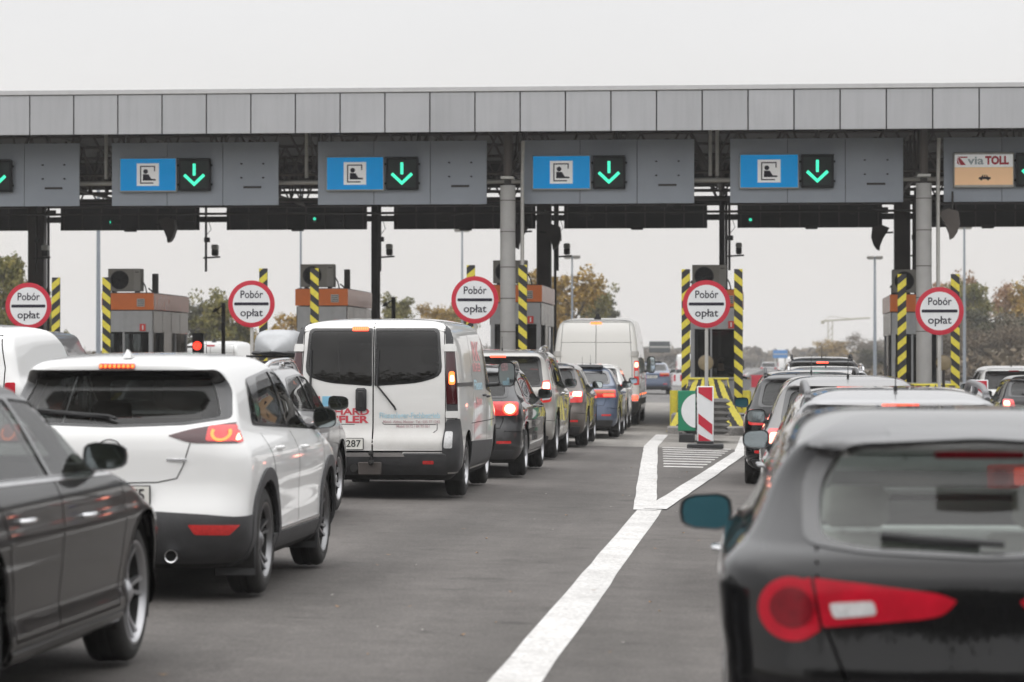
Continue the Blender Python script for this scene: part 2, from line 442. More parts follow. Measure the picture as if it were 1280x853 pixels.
        out = {'R': Vector((1, 0, 0)), 'L': Vector((-1, 0, 0)), 'B': Vector((0, -1, 0)), 'F': Vector((0, 1, 0)), 'T': Vector((0, 0, 1))}[view]
        G = []
        for f in F:
            if min(ns_[i].dot(out) for i in f) < 0.06: continue
            a, b, c = [vs[i] for i in f[:3]]
            G.append(f if (b-a).cross(c-a).dot(out) > 0 else f[::-1])
        mb.add(vs, G, m, nrm=ns_)
        if skirt:
            cnt = {}
            for f in G:
                for i in range(len(f)): cnt[(f[i], f[(i+1) % len(f)])] = 1
            sv = []; sf = []
            for (a, b) in cnt:
                if (b, a) not in cnt:
                    k = len(sv); sv += [vs[a], vs[b], vs[b]-ns_[b]*(skirt+off), vs[a]-ns_[a]*(skirt+off)]; sf.append((k+1, k, k+3, k+2))
            mb.add(sv, sf, m)
    def lip(s, x=0.0, zmin=0.9):
        z = s.H-0.005
        while z > zmin:
            h = s.bvh.ray_cast(Vector((x, -2, z)), Vector((0, 1, 0)))
            if h[0] is not None and h[1].y < -0.62: return z
            z -= 0.004
        return s.H-0.1
    def ribbon(s, mb, view, pts, w, m, off=0.0025, step=0.04, closed=False):
        if closed: pts = list(pts)+[pts[0]]
        Q = []
        for a, b in zip(pts[:-1], pts[1:]):
            a, b = Vector(a), Vector(b); k = max(1, int((b-a).length/step))
            for i in range(k): Q.append(a.lerp(b, i/k))
        Q.append(Vector(pts[-1])); vs = []; ns_ = []
        for i, q in enumerate(Q):
            d = (Q[min(i+1, len(Q)-1)]-Q[max(i-1, 0)]).normalized(); n = Vector((-d.y, d.x))
            for sg in (-1, 1):
                p = q+n*sg*w/2; h, nn = s.hit(view, p.x, p.y); vs.append(h+nn*off); ns_.append(nn)
        fs = [(2*i, 2*i+1, 2*i+3, 2*i+2) for i in range(len(Q)-1)]
        mb.add(vs, fs, m, nrm=ns_)
    def cut(s, bm, view, poly):
        """remove the body skin inside a convex outline"""
        n = len(poly); A = sum(poly[i][0]*poly[(i+1) % n][1]-poly[(i+1) % n][0]*poly[i][1] for i in range(n))
        if A < 0: poly = poly[::-1]
        ax = {'R': (1, 2), 'L': (1, 2), 'B': (0, 2), 'F': (0, 2)}[view]
        x0, x1 = min(p[0] for p in poly)-0.0, max(p[0] for p in poly); y0, y1 = min(p[1] for p in poly), max(p[1] for p in poly)
        def ok(f):
            c = f.calc_center_median(); nn = f.normal
            if view == 'R' and c.x < 0.35 or view == 'L' and c.x > -0.35: return False
            if view == 'B' and (nn.y > 0.02 or c.y > s.L*0.4): return False
            if view == 'F' and (nn.y < -0.02 or c.y < s.L*0.4): return False
            us = [v.co[ax[0]] for v in f.verts]; vs = [v.co[ax[1]] for v in f.verts]
            return max(us) > x0 and min(us) < x1 and max(vs) > y0 and min(vs) < y1
        cand = [f for f in bm.faces if ok(f)]
        for i in range(n):
            p = poly[i]; q = poly[(i+1) % n]; d = Vector((q[0]-p[0], q[1]-p[1]))
            if d.length < 1e-5: continue
            nrm = Vector((0, 0, 0)); nrm[ax[0]] = d.y; nrm[ax[1]] = -d.x; nrm.normalize()
            co = Vector((0, 0, 0)); co[ax[0]] = p[0]; co[ax[1]] = p[1]
            es = set(e_ for f in cand for e_ in f.edges); vv = set(v for f in cand for v in f.verts)
            r_ = bmesh.ops.bisect_plane(bm, geom=list(cand)+list(es)+list(vv), dist=1e-5, plane_co=co, plane_no=nrm)
            cand = [g for g in r_['geom'] if isinstance(g, bmesh.types.BMFace) and g.is_valid and (g.calc_center_median()-co).dot(nrm) < 1e-6]
        bmesh.ops.delete(bm, geom=[f for f in set(cand) if f.is_valid], context='FACES')

def circ(cy, cz, r, n=28): return [(cy+r*math.cos(2*math.pi*i/n), cz+r*math.sin(2*math.pi*i/n)) for i in range(n)]

def wheel(parent, x, y, r, side, spokes=5, rim_m=None, w=0.21, rr=0.69, z=None, double=False, cap_m=None):
    rim_m = rim_m or M_RIM
    hub = bpy.data.objects.new("wheel", None); COL.objects.link(hub); hub.parent = parent; hub.empty_display_size = 0.1
    hub.location = (x, y, r if z is None else z); hub.rotation_euler = (random.uniform(0, 1.2), 0, 0 if side > 0 else math.pi)
    ri = r*rr
    t = MB()
    t.lathe([(ri-0.01, -w*0.9), (ri, -w), (ri+0.02, -w-0.006), (r-0.045, -w-0.004), (r-0.012, -w+0.012), (r, -w+0.04), (r-0.001, -w*0.62), (r-.008, -w*0.62+.003), (r-.008, -w*0.55), (r-0.001, -w*0.55+.003), (r+0.001, -w*0.5), (r-.001, -w*0.38-.003), (r-.008, -w*0.38), (r-.008, -w*0.31), (r-0.001, -w*0.31+.003), (r, -0.04), (r-0.012, -0.012), (r-0.045, 0.004), (ri+0.02, 0.006), (ri, 0.0), (ri-0.012, -0.02)], M_TYR, n=48)
    t.build("tyre", hub, 50)
    m = MB()
    m.lathe([(ri+.002, -w*0.9), (ri-0.012, -w*0.8), (ri-0.03, -w*0.5), (ri-0.022, -0.03)], M_UND, n=48)
    m.lathe([(ri-0.022, -0.03), (ri+.001, -0.004), (ri+0.004, 0.003), (ri-0.006, 0.004), (ri-0.016, -0.006), (ri-.022, -.03)], rim_m, n=48)
    m.lathe([(0.0, -0.11), (ri-0.03, -0.11)], M_UND, n=32)
    m.lathe([(ri*0.35, -0.075), (ri*0.72, -0.075), (ri*0.72, -0.095)], mat("brake_disc", (0.10, 0.095, 0.09), 0.5, metal=0.6), n=32)
    m.lathe([(0.0, -0.012), (0.022, -0.012), (0.032, -0.016), (0.055, -0.03), (0.075, -0.05), (0.08, -0.09)], rim_m, n=24)
    def spoke(a, w0, w1, off=0.0):
        n = 6; vs = []; fs = []
        for i in range(n+1):
            f = i/n; q = 0.045+(ri-0.055)*f; ww = w0+(w1-w0)*abs(f-0.25)**1.0; xx = -0.03-0.022*math.sin(f*math.pi)+0.020*f
            aa = a+off*f
            for dy, dx in ((-ww, -0.03), (-ww*0.75, 0), (ww*0.75, 0), (ww, -0.03)):
                vs.append((xx+dx, q*math.cos(aa)-dy*math.sin(aa), q*math.sin(aa)+dy*math.cos(aa)))
        for i in range(n):
            for j in range(3): fs.append((i*4+j, (i+1)*4+j, (i+1)*4+j+1, i*4+j+1))
        m.add(vs, fs, rim_m)
    for k in range(spokes):
        a = 2*math.pi*k/spokes
        if double: spoke(a-0.10, 0.011, 0.016, -0.07); spoke(a+0.10, 0.011, 0.016, 0.07)
        else: spoke(a, 0.022, 0.034)
    m.build("rim", hub, 35)
    return hub

def side_mirror(parent, x, y, z, side, m, gm, s=(0.20, 0.10, 0.14), arm=0.06, tall=False, ry=0.0):
    """s: width, depth, height of the housing; x: its inner edge"""
    mb = MB(); n = 14; k = 8; vs = []; fs = []
    cx = x+side*s[0]/2
    for i in range(k+1):
        f = i/k; dy = s[1]*(1-math.cos(f*math.pi/2)) ; sc = math.cos(f*math.pi/2*0.93)**0.55
        for j in range(n):
            t = 2*math.pi*j/n; c, q = math.cos(t), math.sin(t)
            e_ = 0.55
            px = abs(c)**e_*(1 if c > 0 else -1)*s[0]/2*sc; pz = abs(q)**e_*(1 if q > 0 else -1)*s[2]/2*sc
            pz *= 1-0.18*(px*side > 0)*abs(px)/(s[0]/2) if not tall else 1
            vs.append((cx+px, y+s[1]*math.sin(f*math.pi/2), z+pz))
    for i in range(k):
        for j in range(n): fs.append((i*n+j, (i+1)*n+j, (i+1)*n+(j+1) % n, i*n+(j+1) % n))
    fs.append(tuple(k*n+j for j in range(n))[::-1])
    mb.add(vs, fs, m)
    # rim of the housing behind the glass
    rim = [vs[j] for j in range(n)]
    inn = [(cx+(p[0]-cx)*0.88, y+0.008, z+(p[2]-z)*0.88) for p in rim]
    mb.add(rim+inn, [(j, (j+1) % n, n+(j+1) % n, n+j) for j in range(n)], M_BLK)
    mb.tube([(x-side*(arm+0.05), y+s[1]*0.6, z-s[2]*0.42), (x-side*0.01, y+s[1]*0.55, z-s[2]*0.40), (x+side*0.04, y+s[1]*0.5, z-s[2]*0.30)], 0.026, M_BLK, 8)
    o = mb.build("side_mirror", parent, 60)
    g = MB(); g.add([(p[0], y+0.007, p[2]) for p in inn], [tuple(range(n)) if True else 0], gm)
    g.build("mirror_glass", o)
    return o

def seats(parent, y1, y2, zt, m, rear=True, w=0.5):
    def one(x, y, wd, hr=True):
        q = MB()
        q.box((x, y+0.27, 0.48), (wd, 0.5, 0.16), m, bev=0.04)
        M = Matrix.Translation((x, y, 0.55)) @ Matrix.Rotation(R(16), 4, 'X')
        q.box((0, 0, (zt-0.82)/2), (wd, 0.13, zt-0.72), m, M=M, bev=0.045)
        if hr:
            for hx in ([0] if wd < 0.8 else [-0.42, 0.42]):
                q.box((hx, 0.0, zt-0.66), (0.26, 0.09, 0.17), m, M=M, bev=0.035)
                q.box((hx-.05, 0.0, zt-0.78), (0.012, 0.012, 0.12), M_CHR, M=M); q.box((hx+.05, 0.0, zt-0.78), (0.012, 0.012, 0.12), M_CHR, M=M)
        q.build("seat", parent, 50)
    one(-0.37, y1, w); one(0.37, y1, w)
    if rear:
        zt = zt-.17; one(0, y2, 1.25, False)

def car(name, label, loc, rz, S, P, *, panes, frame, back, shield, wheels, glassm=None, backm=None, group=None, cat="car", extras=None,
        seat=(None, None), seat_m=None, mirrors=None, und_z=0.33, back_frame=None, wheel_kw={}, cabin=True, shield_cut=True, interior_m=None, zliner=0.6, arch_lip=True, seat_rear=True):
    """S: Shell. panes: convex side window outlines (y,z); frame: outline round them; back: rear window outline(s); shield: windscreen outline"""
    glassm = glassm or G_CLR; backm = backm or glassm; interior_m = interior_m or M_INT
    root = thing(name, label, cat, loc, rz, group)
    bm = S.bm.copy()
    yr, yf, r = wheels
    for side in 'RL':
        for y in (yr, yf): S.cut(bm, side, circ(y, r+0.01, r+0.045))
        for p in panes: S.cut(bm, side, p)
    for b in back: S.cut(bm, 'B', b)
    if shield: S.cut(bm, 'F', shield)
    # body
    bm.normal_update()
    me = bpy.data.meshes.new("body"); b2 = bm.copy()
    for f in b2.faces:
        f.smooth = True
        if f.calc_center_median().z < S_UND(S): f.material_index = 1
    b2.to_mesh(me); me.materials.append(P); me.materials.append(M_UND); me.set_sharp_from_angle(angle=R(50))
    ln = [tuple(c.vector) for c in me.corner_normals]
    body = bpy.data.objects.new("body", me); COL.objects.link(body); body.parent = root
    b2.free()
    # inner lining, floor, dashboard, seats
    if cabin:
        li = MB(); vs = []; fs = []; ix = {}
        for f in bm.faces:
            if f.calc_center_median().z > zliner:
                q = []
                for v in f.verts:
                    if v not in ix: ix[v] = len(vs); vs.append(v.co-v.normal*0.035)
                    q.append(ix[v])
                fs.append(tuple(q[::-1]))
        li.add(vs, fs, interior_m)
        ysh = S.L-1.35
        li.box((0, (yr+ysh)/2, 0.36), (1.3, ysh-yr+0.6, 0.06), interior_m)
        li.box((0, ysh-0.35, 0.80), (1.32, 0.42, 0.26), interior_m, bev=0.06)
        li.build("cabin_lining", root, 60)
        ya, yb = seat
        if ya is None: ya, yb = yf-1.45, yr+0.35
        seats(root, ya, yb, S.H-0.28, seat_m or M_SEAT, rear=seat_rear)
    bm.free()
    # underbody with wheel wells
    u = MB(); hw = 0.72
    u.box((0, S.L/2, und_z-0.05), (1.25, S.L-0.5, 0.08), M_UND)
    for y in (yr, yf):
        for sg in (1, -1):
            xo = abs(S.hit('R', y+r+0.06, r+0.1)[0].x)-0.02
            M = Matrix.Translation((0, y, r+0.01))
            u.lathe([(r+0.044, sg*xo), (r+0.046, sg*(xo-0.42)), (0.0, sg*(xo-0.42))], M_UND, M, n=20, a0=R(-25), a1=R(205))
    u.build("underbody", root, 60)
    # window frame and panes
    for sd in 'RL':
        if frame:
            f_ = MB(); S.patch(f_, sd, frame, M_GLB, 0.003, holes=panes, grid=.03); f_.build("window_frame", root, 60)
        for p in panes:
            g = MB(); S.patch(g, sd, p, glassm, -0.004, grid=0.07); g.build("window", root, 80)
    if back_frame:
        f_ = MB()
        for bf in back_frame: S.patch(f_, 'B', bf, M_GLB, 0.004, holes=back, grid=.022)
        f_.build("rear_window_frame", root, 60)
    for b in back:
        g = MB(); S.patch(g, 'B', b, backm, -0.004, grid=0.06); g.build("rear_window", root, 80)
    if shield:
        g = MB(); S.patch(g, 'F', shield, G_CLR, -0.004, grid=0.07); g.build("windscreen", root, 80)
    # wheels
    for y in (yr, yf):
        for sg in (1, -1):
            xo = abs(S.hit('R', y+r+0.07, r+0.05)[0].x)-0.012
            wheel(root, sg*xo, y, r, sg, **wheel_kw)
    if arch_lip:
        for sd in 'RL':
            for y in (yr, yf):
                a = MB(); pts = [(y+(r+0.052)*math.cos(t), r+0.01+(r+0.052)*math.sin(t)) for t in np.linspace(R(-12), R(192), 30)]
                S.ribbon(a, sd, pts, 0.022, P, off=0.006); a.build("arch_lip", root, 80)
    if mirrors:
        x, y, z, m, gm, kw = mirrors
        for sg in (1, -1): side_mirror(root, sg*x, y, z, sg, m, gm, **kw)
    # patches: (part, view, outline, material, offset)
    for it in extras or []:
        k = it[0]
        if k == 'patch':
            _, nm, vw, poly, m, off = it[:6]; sk = it[6] if len(it) > 6 else 0.004
            q = MB(); S.patch(q, vw, poly, m, off, skirt=sk); it_o = q.build(nm, root, 60)
        elif k == 'mpatch':      # mirrored pair
            _, nm, vw, poly, m, off = it[:6]
            for a, b in ((vw, poly), (('L' if vw == 'R' else vw), poly if vw == 'R' else mirx(poly))):
                q = MB(); S.patch(q, a, b, m, off, skirt=0.004); q.build(nm, root, 60)
        elif k == 'stack':       # lamp: base outline plus inner elements as sub-parts, mirrored
            _, nm, vw, poly, m, off, subs = it
            for sgn in (1, -1):
                tr = (lambda p: p) if sgn > 0 or vw == 'R' else mirx
                vv = vw if sgn > 0 or vw != 'R' else 'L'
                q = MB(); S.patch(q, vv, tr(poly), m, off, skirt=0.004); o = q.build(nm, root, 60)
                for j, (nm2, p2, m2) in enumerate(subs):
                    w_ = MB(); S.patch(w_, vv, tr(p2), m2, off+0.0025*(j+1), grid=0.03); w_.build(nm2, o, 60)
        elif k == 'third':
            _, x0, hw_, hh, m, m2 = it
            z = S.lip(x0)-hh/2-0.004; q = MB(); S.patch(q, 'B', rounded([(x0-hw_, z-hh/2), (x0+hw_, z-hh/2), (x0+hw_, z+hh/2), (x0-hw_, z+hh/2)], hh*.3), m, .010, grid=.02, skirt=.006); o = q.build("third_brake_lamp", root, 60)
            if m2:
                n_ = 8; st = 2*hw_/n_
                for i in range(n_):
                    a = x0-hw_+i*st+st*.18; q = MB(); S.patch(q, 'B', rounded([(a, z-hh*.32), (a+st*.64, z-hh*.32), (a+st*.64, z+hh*.32), (a, z+hh*.32)], .003), m2, .013, grid=.02); q.build("brake_led", o, 60)
        elif k == 'seam':
            _, vws, pts, w = it[:4]
            for v in vws:
                q = MB(); S.ribbon(q, v, pts, w, M_SEAM if len(it) < 5 else it[4], off=0.0018)
                q.build("panel_seam" if len(it) < 6 else it[5], root, 80)
        elif k == 'handle':
            _, y, z, m = it
            for sg in (1, -1):
                vw = 'R' if sg > 0 else 'L'; p, n_ = S.hit(vw, y, z)
                q = MB(); q.tube([(p.x-sg*.01, y-0.09, z), (p.x+sg*0.022, y-0.075, z), (p.x+sg*0.03, y, z+.003), (p.x+sg*0.022, y+0.075, z), (p.x-sg*.01, y+0.09, z)], 0.0125, m, 8)
                q.build("door_handle", root, 60)
        elif k == 'plate':
            _, x, z, txt, yel = it
            p, n_ = S.hit('B', x, z); q = MB()
            q.box((x, p.y-0.012, z), (0.535, 0.02, 0.128), M_BLK, bev=.004); o = q.build("number_plate", root)
            q = MB(); q.box((x, p.y-0.0235, z), (0.52, 0.004, 0.114), M_PLT); q.box((x-0.24, p.y-0.0265, z), (0.04, 0.003, 0.112), mat("plate_blue", (0.01, 0.04, 0.35), 0.4))
            q.build("plate_face", o)
            q = MB(); text(q, txt, 0.105, M_PTX, face_at(x+0.02, p.y-0.0275, z), bold=0.012, width=0.43); q.build("plate_text", o)
        elif k == 'rails':
            _, x, y0, y1, m, hh = it
            for sg in (1, -1):
                q = MB(); pts = []
                for i in range(13):
                    t = i/12; yy = y0+(y1-y0)*t; zz = S.hit('T', sg*x, yy)[0].z
                    pts.append((sg*x, yy, zz+hh*min(1, (1-abs(2*t-1)**6)*1.0)))
                q.tube(pts, 0.023, m, 8)
                for t in (0.06, 0.5, 0.94):
                    yy = y0+(y1-y0)*t; zz = S.hit('T', sg*x, yy)[0].z; q.box((sg*x, yy, zz+hh*0.4), (0.035, 0.14, hh*0.9), m, bev=0.01)
                q.build("roof_rail", root, 60)
        elif k == 'wiper':
            _, pts, m = it
            q = MB(); P3 = []
            for x, z in pts: p, n_ = S.hit('B', x, z); P3.append(p+n_*0.022)
            q.tube(P3, 0.011, m, 8); P4 = []
            for t in (0, .25, .5, .75, 1):
                x = pts[-2][0]+(pts[-1][0]-pts[-2][0])*t; z = pts[-2][1]+(pts[-1][1]-pts[-2][1])*t; p, n_ = S.hit('B', x, z); P4.append(p+n_*0.010)
            q.tube(P4, 0.013, m, 6); q.build("wiper", root, 60)
        elif k == 'fn': it[1](root, S)
    return root
def S_UND(S): return S.z_und if hasattr(S, 'z_und') else 0.24
# ------------------------------------------------------------------ ground, roads, painted lines
def ground_mat(name, c1, c2, rough, bump, s1=0.5, s2=60, patches=None, slab=None, spec=0.3):
    m = bpy.data.materials.new(name); m.use_nodes = True; MATS[name] = m
    nt = m.node_tree; b = nt.nodes["Principled BSDF"]; N = nt.nodes.new; K = nt.links.new
    t = N("ShaderNodeTexCoord")
    a = N("ShaderNodeTexNoise"); a.inputs["Scale"].default_value = s1; a.inputs["Detail"].default_value = 8; a.inputs["Roughness"].default_value = .7; K(t.outputs["Object"], a.inputs[0])
    f = N("ShaderNodeTexNoise"); f.inputs["Scale"].default_value = s2; f.inputs["Detail"].default_value = 6; f.inputs["Roughness"].default_value = .8; K(t.outputs["Object"], f.inputs[0])
    r = N("ShaderNodeMapRange"); r.inputs[1].default_value = .35; r.inputs[2].default_value = .65; K(a.outputs[0], r.inputs[0])
    mx = N("ShaderNodeMix"); mx.data_type = 'RGBA'; mx.inputs[6].default_value = (*c1, 1); mx.inputs[7].default_value = (*c2, 1); K(r.outputs[0], mx.inputs[0])
    r2 = N("ShaderNodeMapRange"); r2.inputs[1].default_value = .3; r2.inputs[2].default_value = .7; r2.inputs[3].default_value = .5; r2.inputs[4].default_value = 1.5; K(f.outputs[0], r2.inputs[0])
    mm = N("ShaderNodeMix"); mm.data_type = 'RGBA'; mm.blend_type = 'MULTIPLY'; mm.inputs[0].default_value = 1; K(mx.outputs[2], mm.inputs[6]); K(r2.outputs[0], mm.inputs[7])
    last = mm.outputs[2]
    md = N("ShaderNodeTexNoise"); md.inputs["Scale"].default_value = s1*9; md.inputs["Detail"].default_value = 7; md.inputs["Roughness"].default_value = .75; K(t.outputs["Object"], md.inputs[0])
    rm = N("ShaderNodeMapRange"); rm.inputs[1].default_value = .3; rm.inputs[2].default_value = .7; rm.inputs[3].default_value = .84; rm.inputs[4].default_value = 1.16; K(md.outputs[0], rm.inputs[0])
    mq = N("ShaderNodeMix"); mq.data_type = 'RGBA'; mq.blend_type = 'MULTIPLY'; mq.inputs[0].default_value = 1; K(last, mq.inputs[6]); K(rm.outputs[0], mq.inputs[7]); last = mq.outputs[2]
    if patches:     # tyre-worn tracks and oil stains along the lanes (they belong to the surface)
        mp = N("ShaderNodeMapping"); mp.inputs["Scale"].default_value = (1.0, .05, 1); K(t.outputs["Object"], mp.inputs[0])
        w = N("ShaderNodeTexNoise"); w.inputs["Scale"].default_value = 1.1; w.inputs["Detail"].default_value = 5; K(mp.outputs[0], w.inputs[0])
        r3 = N("ShaderNodeMapRange"); r3.inputs[1].default_value = .38; r3.inputs[2].default_value = .66; r3.inputs[3].default_value = 1.12; r3.inputs[4].default_value = .80; K(w.outputs[0], r3.inputs[0])
        m3 = N("ShaderNodeMix"); m3.data_type = 'RGBA'; m3.blend_type = 'MULTIPLY'; m3.inputs[0].default_value = 1; K(last, m3.inputs[6]); K(r3.outputs[0], m3.inputs[7]); last = m3.outputs[2]
        # tar-sealed cracks and stains
        v = N("ShaderNodeTexVoronoi"); v.feature = 'DISTANCE_TO_EDGE'; v.inputs["Scale"].default_value = .12; K(t.outputs["Object"], v.inputs[0])
        o_ = N("ShaderNodeTexNoise"); o_.inputs["Scale"].default_value = 1.7; o_.inputs["Detail"].default_value = 3; K(t.outputs["Object"], o_.inputs[0])
        r4 = N("ShaderNodeMapRange"); r4.inputs[1].default_value = .64; r4.inputs[2].default_value = .74; r4.inputs[3].default_value = 1; r4.inputs[4].default_value = .66; K(o_.outputs[0], r4.inputs[0])
        m4 = N("ShaderNodeMix"); m4.data_type = 'RGBA'; m4.blend_type = 'MULTIPLY'; m4.inputs[0].default_value = 1; K(last, m4.inputs[6]); K(r4.outputs[0], m4.inputs[7]); last = m4.outputs[2]
    if slab:
        br = N("ShaderNodeTexBrick"); br.offset = 0; br.inputs["Scale"].default_value = 1; br.inputs["Mortar Size"].default_value = .006; br.inputs["Brick Width"].default_value = slab; br.inputs["Row Height"].default_value = slab
        br.inputs["Color1"].default_value = (1,1,1,1); br.inputs["Color2"].default_value = (.9,.9,.9,1); br.inputs["Mortar"].default_value = (.35,.35,.35,1); K(t.outputs["Object"], br.inputs[0])
        m5 = N("ShaderNodeMix"); m5.data_type = 'RGBA'; m5.blend_type = 'MULTIPLY'; m5.inputs[0].default_value = 1; K(last, m5.inputs[6]); K(br.outputs[0], m5.inputs[7]); last = m5.outputs[2]
    K(last, b.inputs["Base Color"]); b.inputs["Roughness"].default_value = rough; b.inputs["Specular IOR Level"].default_value = spec
    bp = N("ShaderNodeBump"); bp.inputs["Strength"].default_value = bump; bp.inputs["Distance"].default_value = .01; K(f.outputs[0], bp.inputs["Height"]); K(bp.outputs[0], b.inputs["Normal"])
    return m
G_ASPH = ground_mat("asphalt", (.090, .083, .077), (.118, .109, .102), .85, .5, .35, 45, patches=True)
G_CONC = ground_mat("concrete_road", (.20, .19, .175), (.26, .245, .225), .85, .3, .4, 30, patches=True, slab=5.0)
G_GRASS = ground_mat("grass_land", (.055, .062, .028), (.10, .09, .045), .95, .8, .05, 3)
G_LINE = ground_mat("road_paint", (.46, .45, .435), (.60, .59, .575), .6, .3, 2.2, 28)
G_LINEW = ground_mat("road_paint_worn", (.36, .35, .33), (.62, .61, .59), .7, .3, 8.0, 40)
G_KERB = ground_mat("kerb_concrete", (.20, .19, .18), (.30, .285, .27), .9, .4, 1.5, 30)
XS = sorted(set([-600, -300, -150, -80, -50, -34] + list(range(-32, 27, 2)) + [-6.5, 26, 40, 80, 200, 600]))
def sheet(name, xs, ys, dz, m, kind="structure", zf=None):
    zf = zf or gz
    q = MB(); vs = [(x, y, zf(x)+dz) for y in ys for x in xs]; n = len(xs)
    q.add(vs, [(j*n+i, j*n+i+1, (j+1)*n+i+1, (j+1)*n+i) for j in range(len(ys)-1) for i in range(n-1)], m)
    o = q.build(name, shade=False); return tag(o, kind=kind)
sheet("ground", XS, [-230, -60, -20, 0, 30, 60, 100, 150, 250, 500, 1000, 1500], -0.06, G_GRASS)
sheet("asphalt_road", [x for x in XS if -34 <= x <= 16], [-60, -20, 0, 20, 40, 51.5], 0.0, G_ASPH)
sheet("concrete_road", [x for x in XS if -34 <= x <= 16], [51.5, 60, 70, 80, 104], 0.0, G_CONC)
G_ASPH2 = ground_mat("asphalt_far", (.12, .115, .11), (.15, .144, .138), .85, .4, .1, 8, patches=True)
sheet("motorway", [x for x in XS if -34 <= x <= 16], [104, 200, 500, 1400], -0.004, G_ASPH2)

def strip(q, pts, w, dz, m, seg=1.0):
    """painted band along ground points (x,y); w a width or two widths"""
    P = []
    for a, b in zip(pts[:-1], pts[1:]):
        a, b = Vector(a), Vector(b); k = max(1, int((b-a).length/seg)); P += [a.lerp(b, i/k) for i in range(k)]
    P.append(Vector(pts[-1])); vs = []
    rnd = random.Random(3)
    for i, p in enumerate(P):
        for sg in (-1, 1):
            ww = w/2+rnd.uniform(-.006, .006); x = p.x+sg*ww; vs.append((x, p.y, gz(x)+dz))
    q.add(vs, [(2*i, 2*i+1, 2*i+3, 2*i+2) for i in range(len(P)-1)], m)
q = MB(); strip(q, [(-1.22, 3), (-1.20, 14), (-1.17, 31.0)], .255, .004, G_LINE); tag(q.build("lane_line", shade=False), kind="structure")
q = MB(); strip(q, [(-1.22, 30.0), (-1.72, 44), (-2.0, 52), (-2.07, 60)], .25, .008, G_LINE); tag(q.build("lane_line", shade=False), kind="structure")
q = MB(); strip(q, [(-1.12, 30.2), (-.72, 40), (-.34, 50), (-.30, 60)], .24, .012, G_LINE); tag(q.build("lane_line", shade=False), kind="structure")
q = MB()
for i in range(9):
    y = 42.2+i*1.12; t = (y-30)/22; x0 = -1.2-.80*t+.20; x1 = -1.12+.78*t-.17
    q.add([(x0, y, gz(x0)+.004), (x1, y+.10, gz(x1)+.004), (x1, y+.52, gz(x1)+.004), (x0, y+.42, gz(x0)+.004)], [(0,1,2,3)], G_LINEW)
tag(q.build("hatched_marking", shade=False), kind="structure")
for x0 in (-6.2, 3.8, -11.15, -16.1):
    for sg in (-1, 1):
        q = MB(); strip(q, [(x0, 32), (x0+sg*.85, 52), (x0+sg*.9, 60)], .25, .004 if sg < 0 else .008, G_LINE); tag(q.build("lane_line", shade=False), kind="structure")
for xx, y0, y1 in ((-2.2, 108, 400), (-9.5, 108, 400), (5.2, 108, 400)):
    q = MB()
    strip(q, [(xx, y0), (xx+.5, y1)], .2, .0, G_LINE, seg=8); tag(q.build("lane_line", shade=False), kind="structure")
# fallen leaves and grit
q = MB(); rnd = random.Random(4)
for i in range(90):
    x = rnd.uniform(-3.0, 1.5); y = rnd.uniform(13, 45); s_ = rnd.uniform(.012, .03); a = rnd.uniform(0, 6)
    q.add([(x+s_*math.cos(a+t)*(1 if k % 2 else .5), y+s_*math.sin(a+t)*(1 if k % 2 else .6), gz(x)+.006+.006*(k % 2)) for k, t in enumerate((0, 1.57, 3.14, 4.71))], [(0,1,2,3)], mat("dry_leaf", (.30, .16, .06), .8, var=.5, scale=1.0) if i % 3 else mat("grit", (.42, .40, .37), .9))
tag(q.build("fallen_leaves", shade=False), kind="stuff")

# ------------------------------------------------------------------ toll plaza
M_FAS = mat("fascia_panel", (.42, .425, .44), .45, metal=.35, var=.05, scale=.6, isl=.035)
M_FAST = mat("fascia_trim", (.52, .52, .525), .45, metal=.4, var=.05)
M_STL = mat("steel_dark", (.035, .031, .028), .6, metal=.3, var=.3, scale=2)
M_STLB = mat("steel_brown", (.075, .062, .055), .6, var=.25, scale=1.2)
M_STLP = mat("steel_pale", (.46, .45, .43), .5, metal=.2, var=.1)
M_CONC = mat("column_concrete", (.36, .355, .35), .65, var=.10, scale=2.5, bump=.1)
M_BRD = mat("board_grey", (.30, .33, .375), .45, metal=.4, var=.06, scale=.8)
M_BRDB = mat("board_back", (.030, .027, .025), .7, var=.25, scale=1.5)
M_SGB = mat("sign_blue", (.001, .16, .46), .5, var=.03, emit=(.0, .30, .66), estr=.40, spec=.1)
M_SGW = mat("sign_white", (.72, .73, .74), .4, var=.03)
M_SGK = mat("sign_dark", (.02, .018, .03), .7, spec=.2)
M_SGR = mat("sign_red", (.50, .012, .035), .6, var=.05)
M_SGP = mat("sign_peach", (.78, .50, .29), .4, var=.03, emit=(.8, .5, .28), estr=.25)
M_SGWL = mat("sign_white_backlit", (.8, .8, .8), .4, var=.03, emit=(.8, .8, .82), estr=.2)
M_ARW = mat("arrow_led", (.05, .8, .5), .4, emit=(.06, .92, .58), estr=.95, var=.05, scale=90)
M_ARG = mat("arrow_glow", (.01, .10, .07), .4, emit=(.01, .30, .19), estr=.35)
M_SIGB = mat("signal_box", (.008, .009, .010), .6, spec=.2)
M_SIGF = mat("signal_face", (.022, .030, .029), .6, spec=.2, var=.3, scale=40)
M_YEL = mat("stripe_yellow", (.72, .61, .045), .5, scale=14, col2=(.52, .45, .06))
M_DRK = mat("stripe_black", (.022, .022, .026), .7, var=.15)
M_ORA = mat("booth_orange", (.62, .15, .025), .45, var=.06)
M_GLARE = mat("booth_orange_glare", (.40, .13, .06), .25, metal=.3, var=.12, scale=2)  # same orange as the front band, with the sides' reflection glare put into the colour
M_BTH = mat("booth_panel", (.36, .365, .375), .45, metal=.1, var=.08, isl=.06)
